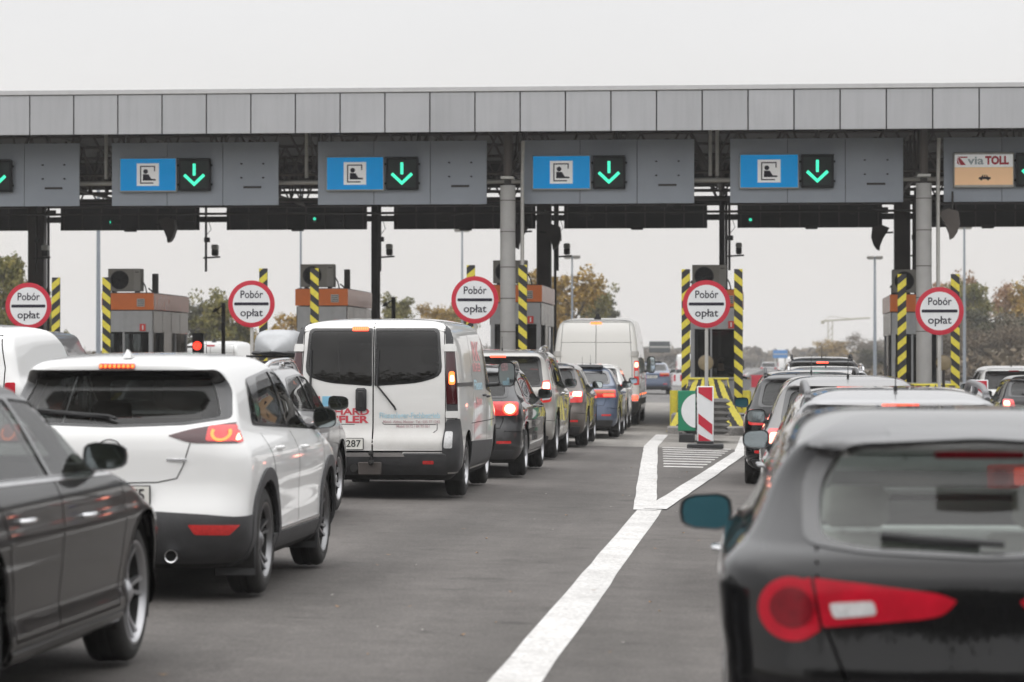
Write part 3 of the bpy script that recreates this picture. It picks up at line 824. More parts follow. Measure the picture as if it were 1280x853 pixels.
M_BTHS = mat("booth_steel", (.26, .245, .225), .25, metal=.7, var=.15, scale=1.5, isl=.08)
M_ACU = mat("ac_grey", (.20, .19, .17), .55, var=.08)
M_RED2 = mat("notice_red", (.6, .04, .03), .45)

TY = 68.6
root = thing("toll_canopy", "long grey panelled toll plaza canopy carried over all the lanes", "canopy", (-6.2, 66.5, 0))
def child(q, nm, par=root, sm=40, **k):
    o = q.build(nm, None, sm, **k); o.parent = par; o.matrix_parent_inverse = Matrix.Translation(par.location).inverted(); return o
FX0, FX1 = -44.0, 24.0
q = MB(); mod = 1.066
x = FX0
while x < FX1:
    q.box((x+mod/2, 66.5, 7.36), (mod-.030, .06, .93), M_FAS, bev=.004); x += mod
q.box(((FX0+FX1)/2, 66.58, 7.37), (FX1-FX0, .05, .94), M_STL)
child(q, "fascia_cladding", smooth=30) if False else child(q, "fascia_cladding", sm=30)
q = MB(); q.box(((FX0+FX1)/2, 66.75, 7.90), (FX1-FX0, .62, .12), M_FAST, bev=.01); child(q, "roof_edge_trim")
q = MB(); q.box(((FX0+FX1)/2, 75.9, 7.66), (FX1-FX0, 18.1, .10), M_STLB)
q.box(((FX0+FX1)/2, 85.1, 7.30), (FX1-FX0, .1, .90), M_STL); child(q, "roof_deck")
# space frame under the deck
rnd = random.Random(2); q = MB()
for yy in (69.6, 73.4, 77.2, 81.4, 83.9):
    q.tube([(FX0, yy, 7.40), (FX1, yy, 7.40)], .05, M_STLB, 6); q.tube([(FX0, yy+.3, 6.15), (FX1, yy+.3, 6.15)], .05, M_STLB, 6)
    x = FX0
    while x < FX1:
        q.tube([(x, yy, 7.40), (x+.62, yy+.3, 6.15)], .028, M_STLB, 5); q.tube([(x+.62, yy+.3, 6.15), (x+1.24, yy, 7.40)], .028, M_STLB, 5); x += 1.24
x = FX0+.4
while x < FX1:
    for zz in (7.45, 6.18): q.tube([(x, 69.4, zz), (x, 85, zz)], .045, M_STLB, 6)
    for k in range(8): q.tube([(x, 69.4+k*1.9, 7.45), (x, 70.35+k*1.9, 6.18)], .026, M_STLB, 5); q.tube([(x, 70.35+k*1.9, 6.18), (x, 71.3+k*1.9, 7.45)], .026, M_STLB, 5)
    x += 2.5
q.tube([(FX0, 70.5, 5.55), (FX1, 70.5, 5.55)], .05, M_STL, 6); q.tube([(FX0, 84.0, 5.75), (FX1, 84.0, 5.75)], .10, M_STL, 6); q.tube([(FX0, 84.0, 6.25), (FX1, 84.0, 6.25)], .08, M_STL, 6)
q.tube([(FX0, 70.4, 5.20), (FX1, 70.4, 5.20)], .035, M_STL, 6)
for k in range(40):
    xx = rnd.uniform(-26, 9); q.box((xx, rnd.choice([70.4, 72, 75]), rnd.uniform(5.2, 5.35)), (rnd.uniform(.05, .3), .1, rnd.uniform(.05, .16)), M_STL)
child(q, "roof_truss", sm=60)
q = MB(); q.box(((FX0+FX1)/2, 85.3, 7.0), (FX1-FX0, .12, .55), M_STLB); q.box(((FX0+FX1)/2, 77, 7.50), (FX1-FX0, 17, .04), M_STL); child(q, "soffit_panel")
q = MB(); q.tube([(FX0, 69.2, 5.90), (FX1, 69.2, 5.90)], .055, M_STLP, 8); child(q, "sign_rail", sm=60)
for xs_ in (-16.1, -11.1, -6.12, -1.22, -1.05, 3.9, 8.9, -21.1):
    q = MB(); q.tube([(xs_, 69.05, 6.0), (xs_, 69.05, 7.6)], .045, M_STLP, 8); child(q, "sign_strut", sm=60)
for xc in (-6.05, 3.85, -26.0, 14.0):
    g = gz(xc)+.1
    q = MB(); q.tube([(xc, 68.0, g), (xc, 68.0, 5.72)], .185, M_CONC, 28)
    for z in (2.2, 3.0, 3.75, 4.6, 5.35): q.tube([(xc, 68, z), (xc, 68, z+.02)], .190, M_STLB, 28)
    q.box((xc, 68, 5.78), (.16, .16, .14), M_STL); q.box((xc, 68, 5.9), (.3, .5, .06), M_STLP); q.tube([(xc, 68.0, 5.9), (xc, 68.0, 7.5)], .10, M_STLB, 12)
    child(q, "column", sm=50)
    q = MB(); q.tube([(xc+.34, 68.1, g), (xc+.34, 68.1, 5.75), (xc+.36, 68.1, 6.8)], .045, M_STLP, 8); child(q, "downpipe", sm=50)
for xc, w_ in ((-6.28, .42), (4.05, .46), (-21.3, .48), (-11.25, .19), (-1.12, .16), (14.0, .4), (-31.5, .4)):
    q = MB(); g = gz(xc); q.box((xc, 82.5, (g+7.3)/2), (w_, w_*.8, 7.3-g), M_STLB if w_ > .2 else M_STL, bev=.02)
    q.tube([(xc+w_*.8, 82.3, g), (xc+w_*.8, 82.3, 6.5)], .04, M_STL, 6)
    child(q, "rear_column", sm=40)

# lane sign boards, one over each lane
ORD = {-18.72: "far left", -13.78: "left", -8.68: "second", -3.66: "third", 1.33: "fourth", 6.42: "right"}
def picto(q, c, z, y, s):
    """a seated booth attendant in a window frame, drawn s wide"""
    F = face_at(c, y, z)
    q.prism([(-s/2, -s/2), (s/2, -s/2), (s/2, s/2), (-s/2, s/2)], 0, .004, M_SGWL, F)
    k = s/20
    def p(pts): q.prism([(a*k, b*k) for a, b in pts], .005, .009, M_SGK, F)
    p([(-7, -8), (5, -8), (5, -7), (-6, -7), (-6, 6.8), (5.5, 6.8), (5.5, 3), (6.5, 3), (6.5, 7.8), (-7, 7.8)])
    p([(-2+2.1*math.cos(t), 2.8+2.1*math.sin(t)) for t in np.linspace(0, 5.9, 16)])
    p([(-4.6, -5.3), (7.2, -5.3), (7.2, -4), (3, -3.7), (.6, .2), (-4.4, .4)])
def signal(par, x, z, y, s=.78):
    q = MB(); q.box((x, y, z), (s, .16, s), M_SIGB, bev=.015)
    q.box((x, y-.086, z), (s*.86, .012, s*.86), M_SIGF)
    for a in (-1, 1):
        for b in (-1, 1): q.box((x+a*(s/2+.02), y, z+b*s*.3), (.04, .06, .05), M_SIGB)
    q.box((x, y-.17, z+s*.5), (s+.02, .2, .012), M_SIGB)
    o = child(q, "arrow_signal", par)
    q = MB(); F = face_at(x, y-.096, z)
    q.prism([(-.035, -.02), (.035, -.02), (.035, .27), (-.035, .27)], 0, .006, M_ARW, F)
    for sg in (-1, 1): q.prism([(0, -.28), (sg*.27, -.03), (sg*.22, .025), (0, -.185)][::sg], 0, .006, M_ARW, F)
    for sg in (-1, 1): pass
    child(q, "arrow", o)
    q = MB(); q.prism([(-.30, -.26), (0, -.34), (.30, -.26), (.34, 0), (.08, .31), (-.08, .31), (-.34, 0)], -.003, -.001, M_ARG, F); 
def bolts(q, x, z, y):
    for a in (-.27, .27):
        for b in (-.10, .24): q.box((x+a, y, z+b), (.05, .06, .03), M_STL, bev=.008)
    q.box((x+.0, y+.015, z-.33), (.44, .02, .05), M_STL)
for xc in ORD:
    toll = xc > 5
    lab = {"far left": "grey lane sign board cut off by the left edge", "left": "grey lane sign board, first whole one from the left", "second": "grey lane sign board directly above the lettered white van", "third": "grey lane sign board right of the round concrete column, above the cream van's lane", "fourth": "grey lane sign board over the middle booth, its arrow reflecting an amber spark", "right": "grey lane sign board with the white and peach viaTOLL sign"}[ORD[xc]]
    t = thing("lane_sign_board", lab.replace("viaTOLL", "two-part toll"), "sign board", (xc, TY, 5.32), group="grey sign boards hung over the lanes")
    q = MB(); third = 4.14/3
    for i in range(3): q.box((xc-4.14/3+i*third, TY, 6.08), (third-.012, .05, 1.54), M_BRD, bev=.003)
    q.box((xc, TY+.06, 6.08), (4.05, .06, 1.48), M_STL); bolts(q, xc+1.42, 6.08, TY-.05)
    for i in range(3): q.box((xc-1.35+i*1.38, TY+.2, 6.75), (.08, .35, .25), M_STL)
    child(q, "backing_panel", t, 30)
    sx = xc-1.13
    q = MB(); q.box((sx, TY-.12, 6.06), (1.43, .14, .84), M_STLP, bev=.02); o = child(q, "sign_box", t)
    q = MB()
    if not toll:
        q.box((sx, TY-.195, 6.06), (1.37, .012, .78), M_SGB, bev=.003)
        of = child(q, "sign_face", o); q = MB(); picto(q, sx-.0, 6.06, TY-.203, .55); child(q, "pictogram", of) if False else child(q, "pictogram", o)
    else:
        q.box((sx, TY-.195, 6.275), (1.37, .012, .30), M_SGWL, bev=.003); q.box((sx, TY-.195, 5.91), (1.37, .012, .42), M_SGP, bev=.003)
        child(q, "sign_face", o)
        q = MB(); text(q, "via", .27, mat("toll_grey", (.35, .42, .45), .5), face_at(sx-.19, TY-.206, 6.275), bold=.02, width=.38); text(q, "TOLL", .26, M_SGR, face_at(sx+.31, TY-.206, 6.275), bold=.05, width=.56)
        F = face_at(sx-.52, TY-.204, 6.275)
        q.prism([(-.11, .10), (.13, .10), (.13, .07), (-.02, .07)], 0, .004, M_SGR, F); q.prism([(-.10, .07), (-.04, .07), (.10, -.10), (-.03, -.10)], 0, .004, M_SGR, F); q.prism([(-.11, .06), (-.05, -.10), (-.11, -.06)], 0, .004, M_SGR, F)
        child(q, "lettering", o, shade=False)
        q = MB(); F = face_at(sx+.02, TY-.204, 5.87)
        q.prism([(-.14, -.035), (.14, -.035), (.14, .01), (.085, .02), (.045, .065), (-.05, .065), (-.09, .02), (-.14, .01)], 0, .004, M_SGK, F)
        for a in (-.08, .08): q.prism([(a+.026*math.cos(u), -.038+.026*math.sin(u)) for u in np.linspace(0, 5.8, 12)], .004, .008, M_SGK, F)
        q.prism([(-.04, .03), (-.005, .03), (-.005, .052), (-.035, .052)], .004, .006, M_SGP, F); q.prism([(.01, .03), (.055, .03), (.035, .052), (.01, .052)], .004, .006, M_SGP, F)
        child(q, "pictogram", o)
    signal(t, xc+.02, 6.05, TY-.13)
# boards at the exit side, seen from behind
lb = ["above the booth left of the lettered van", "above the striped post left of the lettered van", "left of the round column over the lettered van", "above the cream high-roof van", "over the lane right of the middle booth", "cut by the right edge of the picture", "at the far left edge"]
for i, xc in enumerate([-18.72, -13.70, -8.70, -3.66, 1.42, 6.5, -23.8]):
    t = thing("exit_sign_board", "dark ribbed board back " + lb[i], "sign board", (xc, 83.4, 5.4), group="dark backs of exit-side boards")
    q = MB(); q.box((xc, 83.4, 5.73), (4.2, .05, .66), M_BRDB); child(q, "backing_panel", t)
    for k in range(8):
        q = MB(); q.box((xc-2.0+k*.57, 83.34, 5.73), (.035, .05, .66), M_STLB); child(q, "rib", t)
    q = MB(); q.box((xc+.05, 83.25, 5.40), (.36, .18, .10), M_STL, bev=.02); child(q, "floodlight", t)

# signal and camera poles hanging from the canopy
for i, (xc, mir_) in enumerate([(-21.2, 1), (-16.15, 1), (-11.02, 1), (-5.85, 1), (-.90, 1), (4.35, 1)]):
    t = thing("hanging_camera_pole", "thin hanging camera pole " + ["near the left edge", "between the two left booths", "beside the thin dark column above the van", "right of the thick brown column", "above the middle booth's air conditioner", "behind the right concrete column"][i], "camera pole", (xc, 82.0, 4.1), group="camera poles hung from the canopy")
    q = MB(); q.tube([(xc, 82, 4.12), (xc, 82, 6.2)], .035, M_STL, 8); q.box((xc+.03, 82, 5.05), (.16, .12, .14), M_STL, bev=.01); q.tube([(xc-.08, 82, 4.52), (xc+.42, 82, 4.55)], .028, M_STL, 6); child(q, "pole", t, 50)
    q = MB(); q.box((xc+.27, 82, 4.68), (.17, .28, .20), M_STL, bev=.03); q.box((xc+.27, 82, 4.83), (.18, .32, .16), mat("camera_white", (.62, .62, .60), .4), bev=.03); child(q, "camera", t)
    q = MB(); pts = [(xc+.0, 81.95, 5.15), (xc+.16, 81.95, 5.35), (xc+.10, 81.95, 5.55), (xc+.2, 81.95, 5.75)]; q.tube(pts, .01, M_STL, 5); child(q, "cable", t)
# loudspeaker horns beside the columns
for i, (xc, yy, zz, sg) in enumerate([(3.30, 81.5, 5.05, -1), (4.55, 68.4, 4.80, 1), (-5.88, 81.5, 5.10, 1), (-7.0, 81.5, 5.12, -1), (-17.1, 81.5, 5.35, 1)]):
    t = thing("floodlight", "dark curved floodlight hood " + ["left of the right concrete column", "right of the right concrete column", "above the thick brown column", "tucked left of the round column", "under the canopy above the left booth"][i], "floodlight", (xc, yy, zz), group="dark floodlight hoods under the canopy")
    q = MB(); P_ = [(-.34*sg, .24), (-.10*sg, .34), (.14*sg, .26), (.17*sg, -.02), (.10*sg, -.24), (.02*sg, -.36), (-.06*sg, -.40), (-.08*sg, -.26), (-.16*sg, -.06), (-.26*sg, .10)]
    q.prism(P_, -.16, .16, M_STLB, face_at(xc, yy, zz)); child(q, "hood", t)
    q = MB(); q.tube([(xc-sg*.1, yy, zz+.1), (xc-sg*.45, yy, zz+.12)], .03, M_STL, 6); q.tube([(xc, yy, zz+.2), (xc, yy, zz+.75)], .025, M_STL, 6); child(q, "bracket", t)
# tiny green lane pilot lamps
for i, (xc, zz) in enumerate([(-19.2, 5.63), (-13.1, 5.70), (-4.2+3.9, 5.62)]):
    t = thing("pilot_lamp", "tiny green pilot lamp under the canopy " + ["at the far left", "left of the lettered van's sign board", "right of the cream van's sign board"][i], "signal lamp", (xc, 83.0, zz))
    q = MB(); q.box((xc, 83.05, zz), (.14, .1, .2), M_STL, bev=.02); child(q, "housing", t)
    q = MB(); q.lathe([(0, -.03), (.035, -.02), (.045, 0), (0, .01)], M_ARW, Matrix.Translation((xc, 82.98, zz)) @ Matrix.Rotation(R(90), 4, 'Z'), n=12); child(q, "lens", t)

# ------------------------------------------------------------------ islands, booths, crash noses
IS = [-16.1, -11.12, -6.2, -1.17, 3.82]
where = {-16.1: "at the far left", -11.12: "behind the roof box car", -6.2: "behind the lettered van", -1.17: "in the middle", 3.82: "by the right concrete column"}
def stripe_post(x, y, z0, z1, lab, lean, w=.20, grp="yellow and black striped height posts"):
    t = MB(); t.box((x, y+.03, (z0+z1)/2), (w-.004, .05, z1-z0), M_DRK, bev=.004)
    st = .335; n = int((z1-z0)/st)+2; h = w*.85
    for i in range(n):
        b = z0-h+i*st*1.0
        pl = [(-w/2, b if lean > 0 else b+h), (w/2, b+h if lean > 0 else b), (w/2, b+h+st*.5 if lean > 0 else b+st*.5), (-w/2, b+st*.5 if lean > 0 else b+h+st*.5)]
        # clip to the post
        out = []
        for zlim, sgn in ((z0, 1), (z1, -1)):
            src = pl; pl = []
            for k in range(len(src)):
                a, c = src[k], src[(k+1) % len(src)]; ia, ic = (a[1]-zlim)*sgn >= 0, (c[1]-zlim)*sgn >= 0
                if ia: pl.append(a)
                if ia != ic:
                    u = (zlim-a[1])/(c[1]-a[1]); pl.append((a[0]+(c[0]-a[0])*u, zlim))
            if not pl: break
        if len(pl) > 2: t.prism([(a, b_) for a, b_ in pl], 0, .006, M_YEL, face_at(x, y, 0))
    return tag(t.build("striped_post", smooth=30), lab, "striped post", grp)
def booth(x, k):
    g = gz(x)+.15; yb0, yb1 = 71.3, 75.7; w = 1.26; xc = x+.05
    t = thing("toll_booth", "orange-topped toll booth with steel side panels " + where[k], "toll booth", (xc, yb0, g), group="toll booths on their islands")
    top = g+3.20
    q = MB(); q.box((xc, (yb0+yb1)/2, g+.48), (w, yb1-yb0, .96), M_BTH, bev=.01)
    q.box((xc, (yb0+yb1)/2, g+2.50), (w, yb1-yb0, .55), M_BTH, bev=.01)
    for cx_ in (-1, 1):
        for cy_ in (yb0+.05, yb1-.05, (yb0+yb1)/2-.7, (yb0+yb1)/2+.7): q.box((xc+cx_*(w/2-.05), cy_, g+1.6), (.10, .10, 1.30), M_BTH)
    q.box((xc-.12, yb0+.04, g+1.6), (.05, .06, 1.30), M_BTH); q.box((xc, yb1-.04, g+1.6), (w-.1, .04, 1.3), M_BTH)
    q.box((xc, yb0-.02, g+1.0), (w+.04, .08, .06), M_STLP, bev=.01); child(q, "wall", t, 30)
    for sg in (-1, 1):
        for j in range(4):
            for zz, hh in ((2.49, .56), (.5, .9)):
                q = MB(); q.box((xc+sg*(w/2+.012), yb0+.56+j*1.1, g+zz), (.02, 1.06, hh), M_BTHS, bev=.004); child(q, "side_panel", t, 30)
    q = MB(); q.box((xc, (yb0+yb1)/2, top-.20), (w+.08, yb1-yb0+.08, .42), M_GLARE, bev=.008); q.box((xc, (yb0+yb1)/2, top+.01), (w+.0, yb1-yb0, .04), M_STLB); o = child(q, "roof_band", t, 30)
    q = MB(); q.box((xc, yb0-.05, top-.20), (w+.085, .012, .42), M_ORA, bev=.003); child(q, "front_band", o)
    q = MB(); q.box((xc+.34, yb0-.065, top-.23), (.20, .03, .20), M_STLP, bev=.005)
    for j in range(4): q.box((xc+.34, yb0-.083, top-.30+j*.045), (.17, .008, .018), M_STL)
    child(q, "vent_grille", o)
    q = MB(); q.box((xc+.38, yb0-.016, g+2.34), (.15, .01, .18), M_RED2); q.box((xc+.38, yb0-.023, g+2.34), (.035, .006, .11), M_SGW); child(q, "notice", t)
    q = MB(); q.add([(xc-w/2+.1, yb0+.06, g+1.03), (xc+w/2-.1, yb0+.06, g+1.03), (xc+w/2-.1, yb0+.06, g+2.22), (xc-w/2+.1, yb0+.06, g+2.22)], [(0,1,2,3)], G_TNT); child(q, "window", t)
    for sg in (-1, 1):
        q = MB(); q.add([(xc+sg*(w/2-.03), yb0+.1, g+1.0), (xc+sg*(w/2-.03), yb1-.1, g+1.0), (xc+sg*(w/2-.03), yb1-.1, g+2.22), (xc+sg*(w/2-.03), yb0+.1, g+2.22)], [(0,1,2,3)], G_TNT); child(q, "side_window", t)
        q = MB(); q.box((xc+sg*(w/2+.014), yb0+1.75, g+1.55), (.03, .95, 1.4), M_BTHS, bev=.006); q.tube([(xc+sg*(w/2+.05), yb0+1.40, g+1.2), (xc+sg*(w/2+.05), yb0+1.40, g+1.45)], .015, M_CHR, 6); child(q, "service_door", t)
    q = MB(); q.box((xc, yb0+1.0, g+.85), (w-.2, .6, .05), M_STL); q.box((xc-.2, yb0+.7, g+1.15), (.42, .06, .30), M_STL, bev=.02); q.box((xc+.25, yb0+1.2, g+1.1), (.25, .25, .35), M_STL, bev=.02); q.box((xc, yb1-.3, g+1.4), (w-.2, .06, 1.6), M_STLB); child(q, "counter", t)
    # air conditioner
    a = thing("air_conditioner", "grey air conditioner with a round fan grille on the booth " + where[k], "air conditioner", (xc-.28, yb0+.6, top+.03), group="air conditioners on the booth roofs")
    ax, ay, az = xc-.17, yb0+.5, top+.36
    q = MB(); q.box((ax, ay, az), (.86, .34, .58), M_ACU, bev=.012); q.box((ax+.33, ay-.172, az), (.17, .008, .56), mat("ac_side", (.24, .23, .21), .5)); q.box((ax+.33, ay-.178, az+.20), (.10, .006, .02), M_STL)
    q.box((ax-.3, ay, az-.31), (.06, .36, .05), M_STL); q.box((ax+.3, ay, az-.31), (.06, .36, .05), M_STL); child(q, "casing", a, 30)
    q = MB(); T = Matrix.Translation((ax-.13, ay-.175, az)) @ Matrix.Rotation(R(90), 4, 'Z')
    q.lathe([(0, 0), (.235, 0), (.245, .012), (.25, 0)], M_SIGB, T, n=30)
    for rr_ in (.06, .11, .16, .21): q.lathe([(rr_-.005, -.012), (rr_, -.018), (rr_+.005, -.012)], M_STL, T, n=24)
    for k2 in range(8):
        u = k2*math.pi/4; q.tube([(ax-.13+.03*math.cos(u), ay-.19, az+.03*math.sin(u)), (ax-.13+.24*math.cos(u), ay-.19, az+.24*math.sin(u))], .005, M_STL, 4)
    child(q, "fan_grille", a)
    q = MB(); pts = [(ax+.44, ay, az-.05), (ax+.50, ay, az-.15), (ax+.54, ay, az-.33)]; q.tube(pts, .02, M_STL, 6); child(q, "pipe", a)
    if k in (-16.1, -11.12):
        q = MB(); vx = ax+.70; q.box((vx, ay+.3, top+.28), (.14, .16, .5), M_STL, bev=.01); q.tube([(vx-.02, ay+.3, top+.02), (vx-.18, ay+.3, top+.16)], .02, M_STL, 5); tag(q.build("roof_aerial"), "black box aerial on the booth roof " + where[k], "aerial")
    if k in (3.82, -1.17):
        q = MB(); vx = xc-.55; q.tube([(vx, ay, top), (vx, ay, top+.2)], .07, M_STL, 10); q.tube([(vx, ay, top+.2), (vx, ay, top+.26)], .11, M_STL, 10, r2=.08); tag(q.build("flue_cap"), "small black flue cap on the booth roof " + where[k], "flue")
def disc_sign(x, k, z):
    g = gz(x)+.15; yy = 61.6
    t = thing("toll_sign", "round red-rimmed toll stop sign " + where[k], "traffic sign", (x, yy, g), group="round toll stop signs")
    q = MB(); q.tube([(x, yy+.05, g), (x, yy+.05, z+.45)], .038, M_STLP, 12); child(q, "post", t, 50)
    r_ = .515; T = Matrix.Translation((x, yy, z)) @ Matrix.Rotation(R(90), 4, 'Z')
    q = MB(); T2 = Matrix.Translation((x, yy, z)) @ Matrix.Rotation(R(-90), 4, 'Z')
    q.lathe([(0, -.008), (r_, -.008), (r_, .010), (r_-.012, .012), (r_*.80, .012)], M_SGR, T2, n=48); o = child(q, "sign_plate", t, 50)
    q = MB(); q.lathe([(r_*.805, .0135), (0, .0135)], M_SGW, T2, n=48); child(q, "sign_face", o)
    q = MB(); F = face_at(x, yy-.016, z); 
    bar = rounded([(-r_*.74, -.032), (r_*.74, -.032), (r_*.74, .032), (-r_*.74, .032)], .02); q.prism(bar, 0, .002, M_SGK, F)
    text(q, "Pobór", .235, M_SGK, face_at(x, yy-.016, z+.20), bold=.012, width=.50); text(q, "opłat", .235, M_SGK, face_at(x, yy-.016, z-.20), bold=.012, width=.50)
    child(q, "lettering", o, shade=False)
def striped_wedge(q, rows, y, x0, thick=.12, band=.16, sl=0.0, front=True):
    """concave crash nose: rows of (z, half width, y)"""
    n = 24
    for i in range(len(rows)-1):
        z0, w0, ya = rows[i]; z1, w1, yb = rows[i+1]
        for j in range(n):
            u0, u1 = -1+2*j/n, -1+2*(j+1)/n
            vs = []
            for u, z, w_, yy in ((u0, z0, w0, ya), (u1, z0, w0, ya), (u1, z1, w1, yb), (u0, z1, w1, yb)):
                vs.append((x0+u*w_, yy+.25*u*u, z))
            um = (u0+u1)/2
            m = M_YEL if int((abs(um)*9.2+(0 if um > 0 else .5)) % 3) != 2 and j not in (n//2,) else M_DRK
            q.add(vs, [(0,1,2,3)], m)
def crash_nose(x, k):
    g = gz(x)+.02; y = 62.6
    t = thing("crash_nose", "yellow and black striped crash nose of the island " + where[k], "crash barrier", (x, y, g), group="striped crash noses of the islands")
    rows = [(g+0, .86, y), (g+.22, .82, y+.06), (g+.45, .72, y+.14), (g+.70, .60, y+.24), (g+.95, .50, y+.34), (g+1.17, .44, y+.42)]
    # striped skin: diagonal bands fanning out from the top
    q = MB(); n = 72
    def P(u, v):
        h = 1.17*v; w_ = .45+.46*(1-v)**1.5; return (x+u*w_, y+.42*v+.22*u*u*(1-v*.5), g+h)
    mrows = 28
    for i in range(mrows):
        for j in range(n):
            u0, u1, v0, v1 = -1+2*j/n, -1+2*(j+1)/n, i/mrows, (i+1)/mrows
            s_ = abs((u0+u1)/2)*2.6+(v0+v1)/2*1.1
            m = M_YEL if (s_ % 1.15) < .66 else M_DRK
            q.add([P(u0, v0), P(u1, v0), P(u1, v1), P(u0, v1)], [(0,1,2,3)], m)
    child(q, "striped_skin", t, 60)
    q = MB()
    q.box((x, y+1.35, g+.58), (.86, 1.8, 1.14), G_KERB, bev=.02); q.box((x, y+.95, g+.20), (1.62, 1.2, .40), G_KERB, bev=.03); q.box((x, y+1.35, g+1.165), (.90, 1.84, .03), M_YEL, bev=.006); child(q, "concrete_core", t)
    q = MB()
    for sg in (-1, 1):
        q.tube([(x+sg*.84, y+3.3, g), (x+sg*.84, y+3.3, g+.88)], .09, M_YEL, 14); q.tube([(x+sg*.84, y+3.3, g+.78), (x+sg*.84, y+7.5, g+.78)], .07, M_YEL, 10); q.tube([(x+sg*.84, y+7.5, g), (x+sg*.84, y+7.5, g+.8)], .09, M_YEL, 12); q.tube([(x+sg*.84, y+3.3, g+.4), (x+sg*.84, y+7.5, g+.4)], .06, M_YEL, 10)
        o = tag(q.build("guard_rail", smooth=50), "yellow tubular guard rail, " + ("right" if sg > 0 else "left") + " side of the booth " + where[k], "guard rail", "yellow guard rails along the booths"); q = MB()
def lamp_disc(x, k):
    g = gz(x); z = 1.47; y = 62.3
    t = thing("signal_lamp", "round tan-backed signal lamp at the crash nose " + where[k], "signal lamp", (x, y, z-.3))
    T = Matrix.Translation((x, y, z)) @ Matrix.Rotation(R(-90), 4, 'Z')
    q = MB(); q.lathe([(0, .03), (.15, .03), (.165, .02), (.17, -.02), (.15, -.07), (0, -.08)], mat("lamp_tan", (.25, .20, .12), .5, var=.15, scale=12), T, n=30); child(q, "lamp_head", t, 40)
    q = MB(); q.tube([(x, y, z-.15), (x, y+.05, g+1.0)], .03, M_STL, 8); q.lathe([(.172, .032), (.178, .02), (.178, -.02)], M_STLB, T, n=30); child(q, "stem", t)
def beacon_board(x, y, k, g=None):
    g = gz(x) if g is None else g
    t = thing("marker_board", "red and white marker board on a rubber foot " + k, "marker board", (x, y, g))
    q = MB(); q.box((x, y+.02, g+.62), (.30, .035, 1.02), M_SGW, bev=.01); o = child(q, "board", t)
    q = MB(); w = .25; z0, z1 = g+.13, g+1.11
    F = face_at(x, y-.0, 0)
    for i in range(4):
        b = z1-.10-i*.37; pl = [(-w/2, b), (w/2, b-.20), (w/2, b-.20-.19), (-w/2, b-.19)]
        if i == 3: pl = [(-w/2, b+.04), (w/2, b-.13), (w/2, b-.14), (-w/2, b-.14)]
        pl = [(a, max(z0, min(z1, c))) for a, c in pl]
        if i == 0: pl = [(-w/2, z1), (w/2, z1), (w/2, z1-.26), (-w/2, z1-.10)]
        q.prism(pl, .0, .004, M_SGR if True else 0, F)
    child(q, "stripes", o)
    q = MB(); q.box((x, y+.05, g+.045), (.66, .42, .09), M_BLK, bev=.02); q.box((x, y+.03, g+.11), (.30, .14, .06), M_BLK, bev=.01); child(q, "rubber_foot", t)

def build_island(x):
    k = x; g = gz(x)
    q = MB(); pl = [(-.86, 34), (.86, 34), (.86, -.6), (.80, -1.2), (.5, -1.7), (-.5, -1.7), (-.80, -1.2), (-.86, -.6)]
    q.prism([(x+a, 62.5+b) for a, b in pl], g-.10, g+.15, G_KERB); tag(q.build("toll_island", smooth=30), kind="structure")
    booth(x, k); disc_sign(x+(0 if x != -1.17 else 0.0), k, {-16.1: 2.72, -11.12: 2.76, -6.2: 2.84, -1.17: 2.74, 3.82: 2.58}[x]); crash_nose(x, k)
    g2 = gz(x)+.15
    for sg in (-1, 1):
        stripe_post(x+.04+sg*.61, 66.3, gz(x)+.12, gz(x)+{-16.1: 3.62, -11.12: 3.72, -6.2: 3.70, -1.17: 3.72, 3.82: 3.72}[x], "striped height post, " + ("right" if sg > 0 else "left") + " one of the island " + where[k], -sg if x != -16.1 else -sg)
for x in IS: build_island(x)
lamp_disc(-1.20, -1.17); lamp_disc(3.95, 3.82)
beacon_board(-1.0, 51.5, "in front of the middle island"); beacon_board(3.82, 50.4, "right of the silver estate's roof", gz(3.82)+.25)

# crash cushion with green and white keep-left board in front of the middle nose
cx, cy = -1.05, 55.2; g = gz(cx)
t = thing("crash_cushion", "low pleated grey crash cushion with a green and white front board on the middle island", "crash cushion", (cx, cy, g))
q = MB(); n = 6; RG = mat("rubber_grey", (.10, .097, .092), .7, var=.35, scale=5)
for i in range(n):
    z0 = g+.16+i*.115
    prof = [(.34, z0), (.45, z0+.057), (.34, z0+.115)]
    for (r0, za), (r1, zb) in zip(prof[:-1], prof[1:]):
        ring0 = [(cx-r0, cy+1.6, za), (cx-r0, cy+.3-r0*.4, za), (cx+r0, cy+.3-r0*.4, za), (cx+r0, cy+1.6, za)]
        ring1 = [(cx-r1, cy+1.6, zb), (cx-r1, cy+.3-r1*.4, zb), (cx+r1, cy+.3-r1*.4, zb), (cx+r1, cy+1.6, zb)]
        q.add(ring0+ring1, [(0,1,5,4), (1,2,6,5), (2,3,7,6)], RG)
q.box((cx, cy+.9, g+.5), (.66, 1.3, .68), RG)
child(q, "pleated_body", t, 20)
q = MB(); bx = cx-.38
q.box((bx, cy-.02, g+.62), (.34, .05, .78), mat("sign_green", (.01, .20, .10), .4, var=.05), bev=.01); o = child(q, "front_board", t)
q = MB(); F = face_at(bx, cy-.05, g+.62); q.prism([(.165-.27*max(0, math.cos(a))**1.25, .33*math.sin(a)) for a in np.linspace(-1.57, 1.57, 18)], 0, .005, M_SGW, F); child(q, "white_crescent", o)
q = MB(); q.box((bx, cy, g+.09), (.30, .3, .18), M_BLK, bev=.02); q.box((bx-.12, cy+.1, g+.1), (.06, .3, .2), M_STL); q.box((bx+.12, cy+.1, g+.1), (.06, .3, .2), M_STL); child(q, "foot", t)

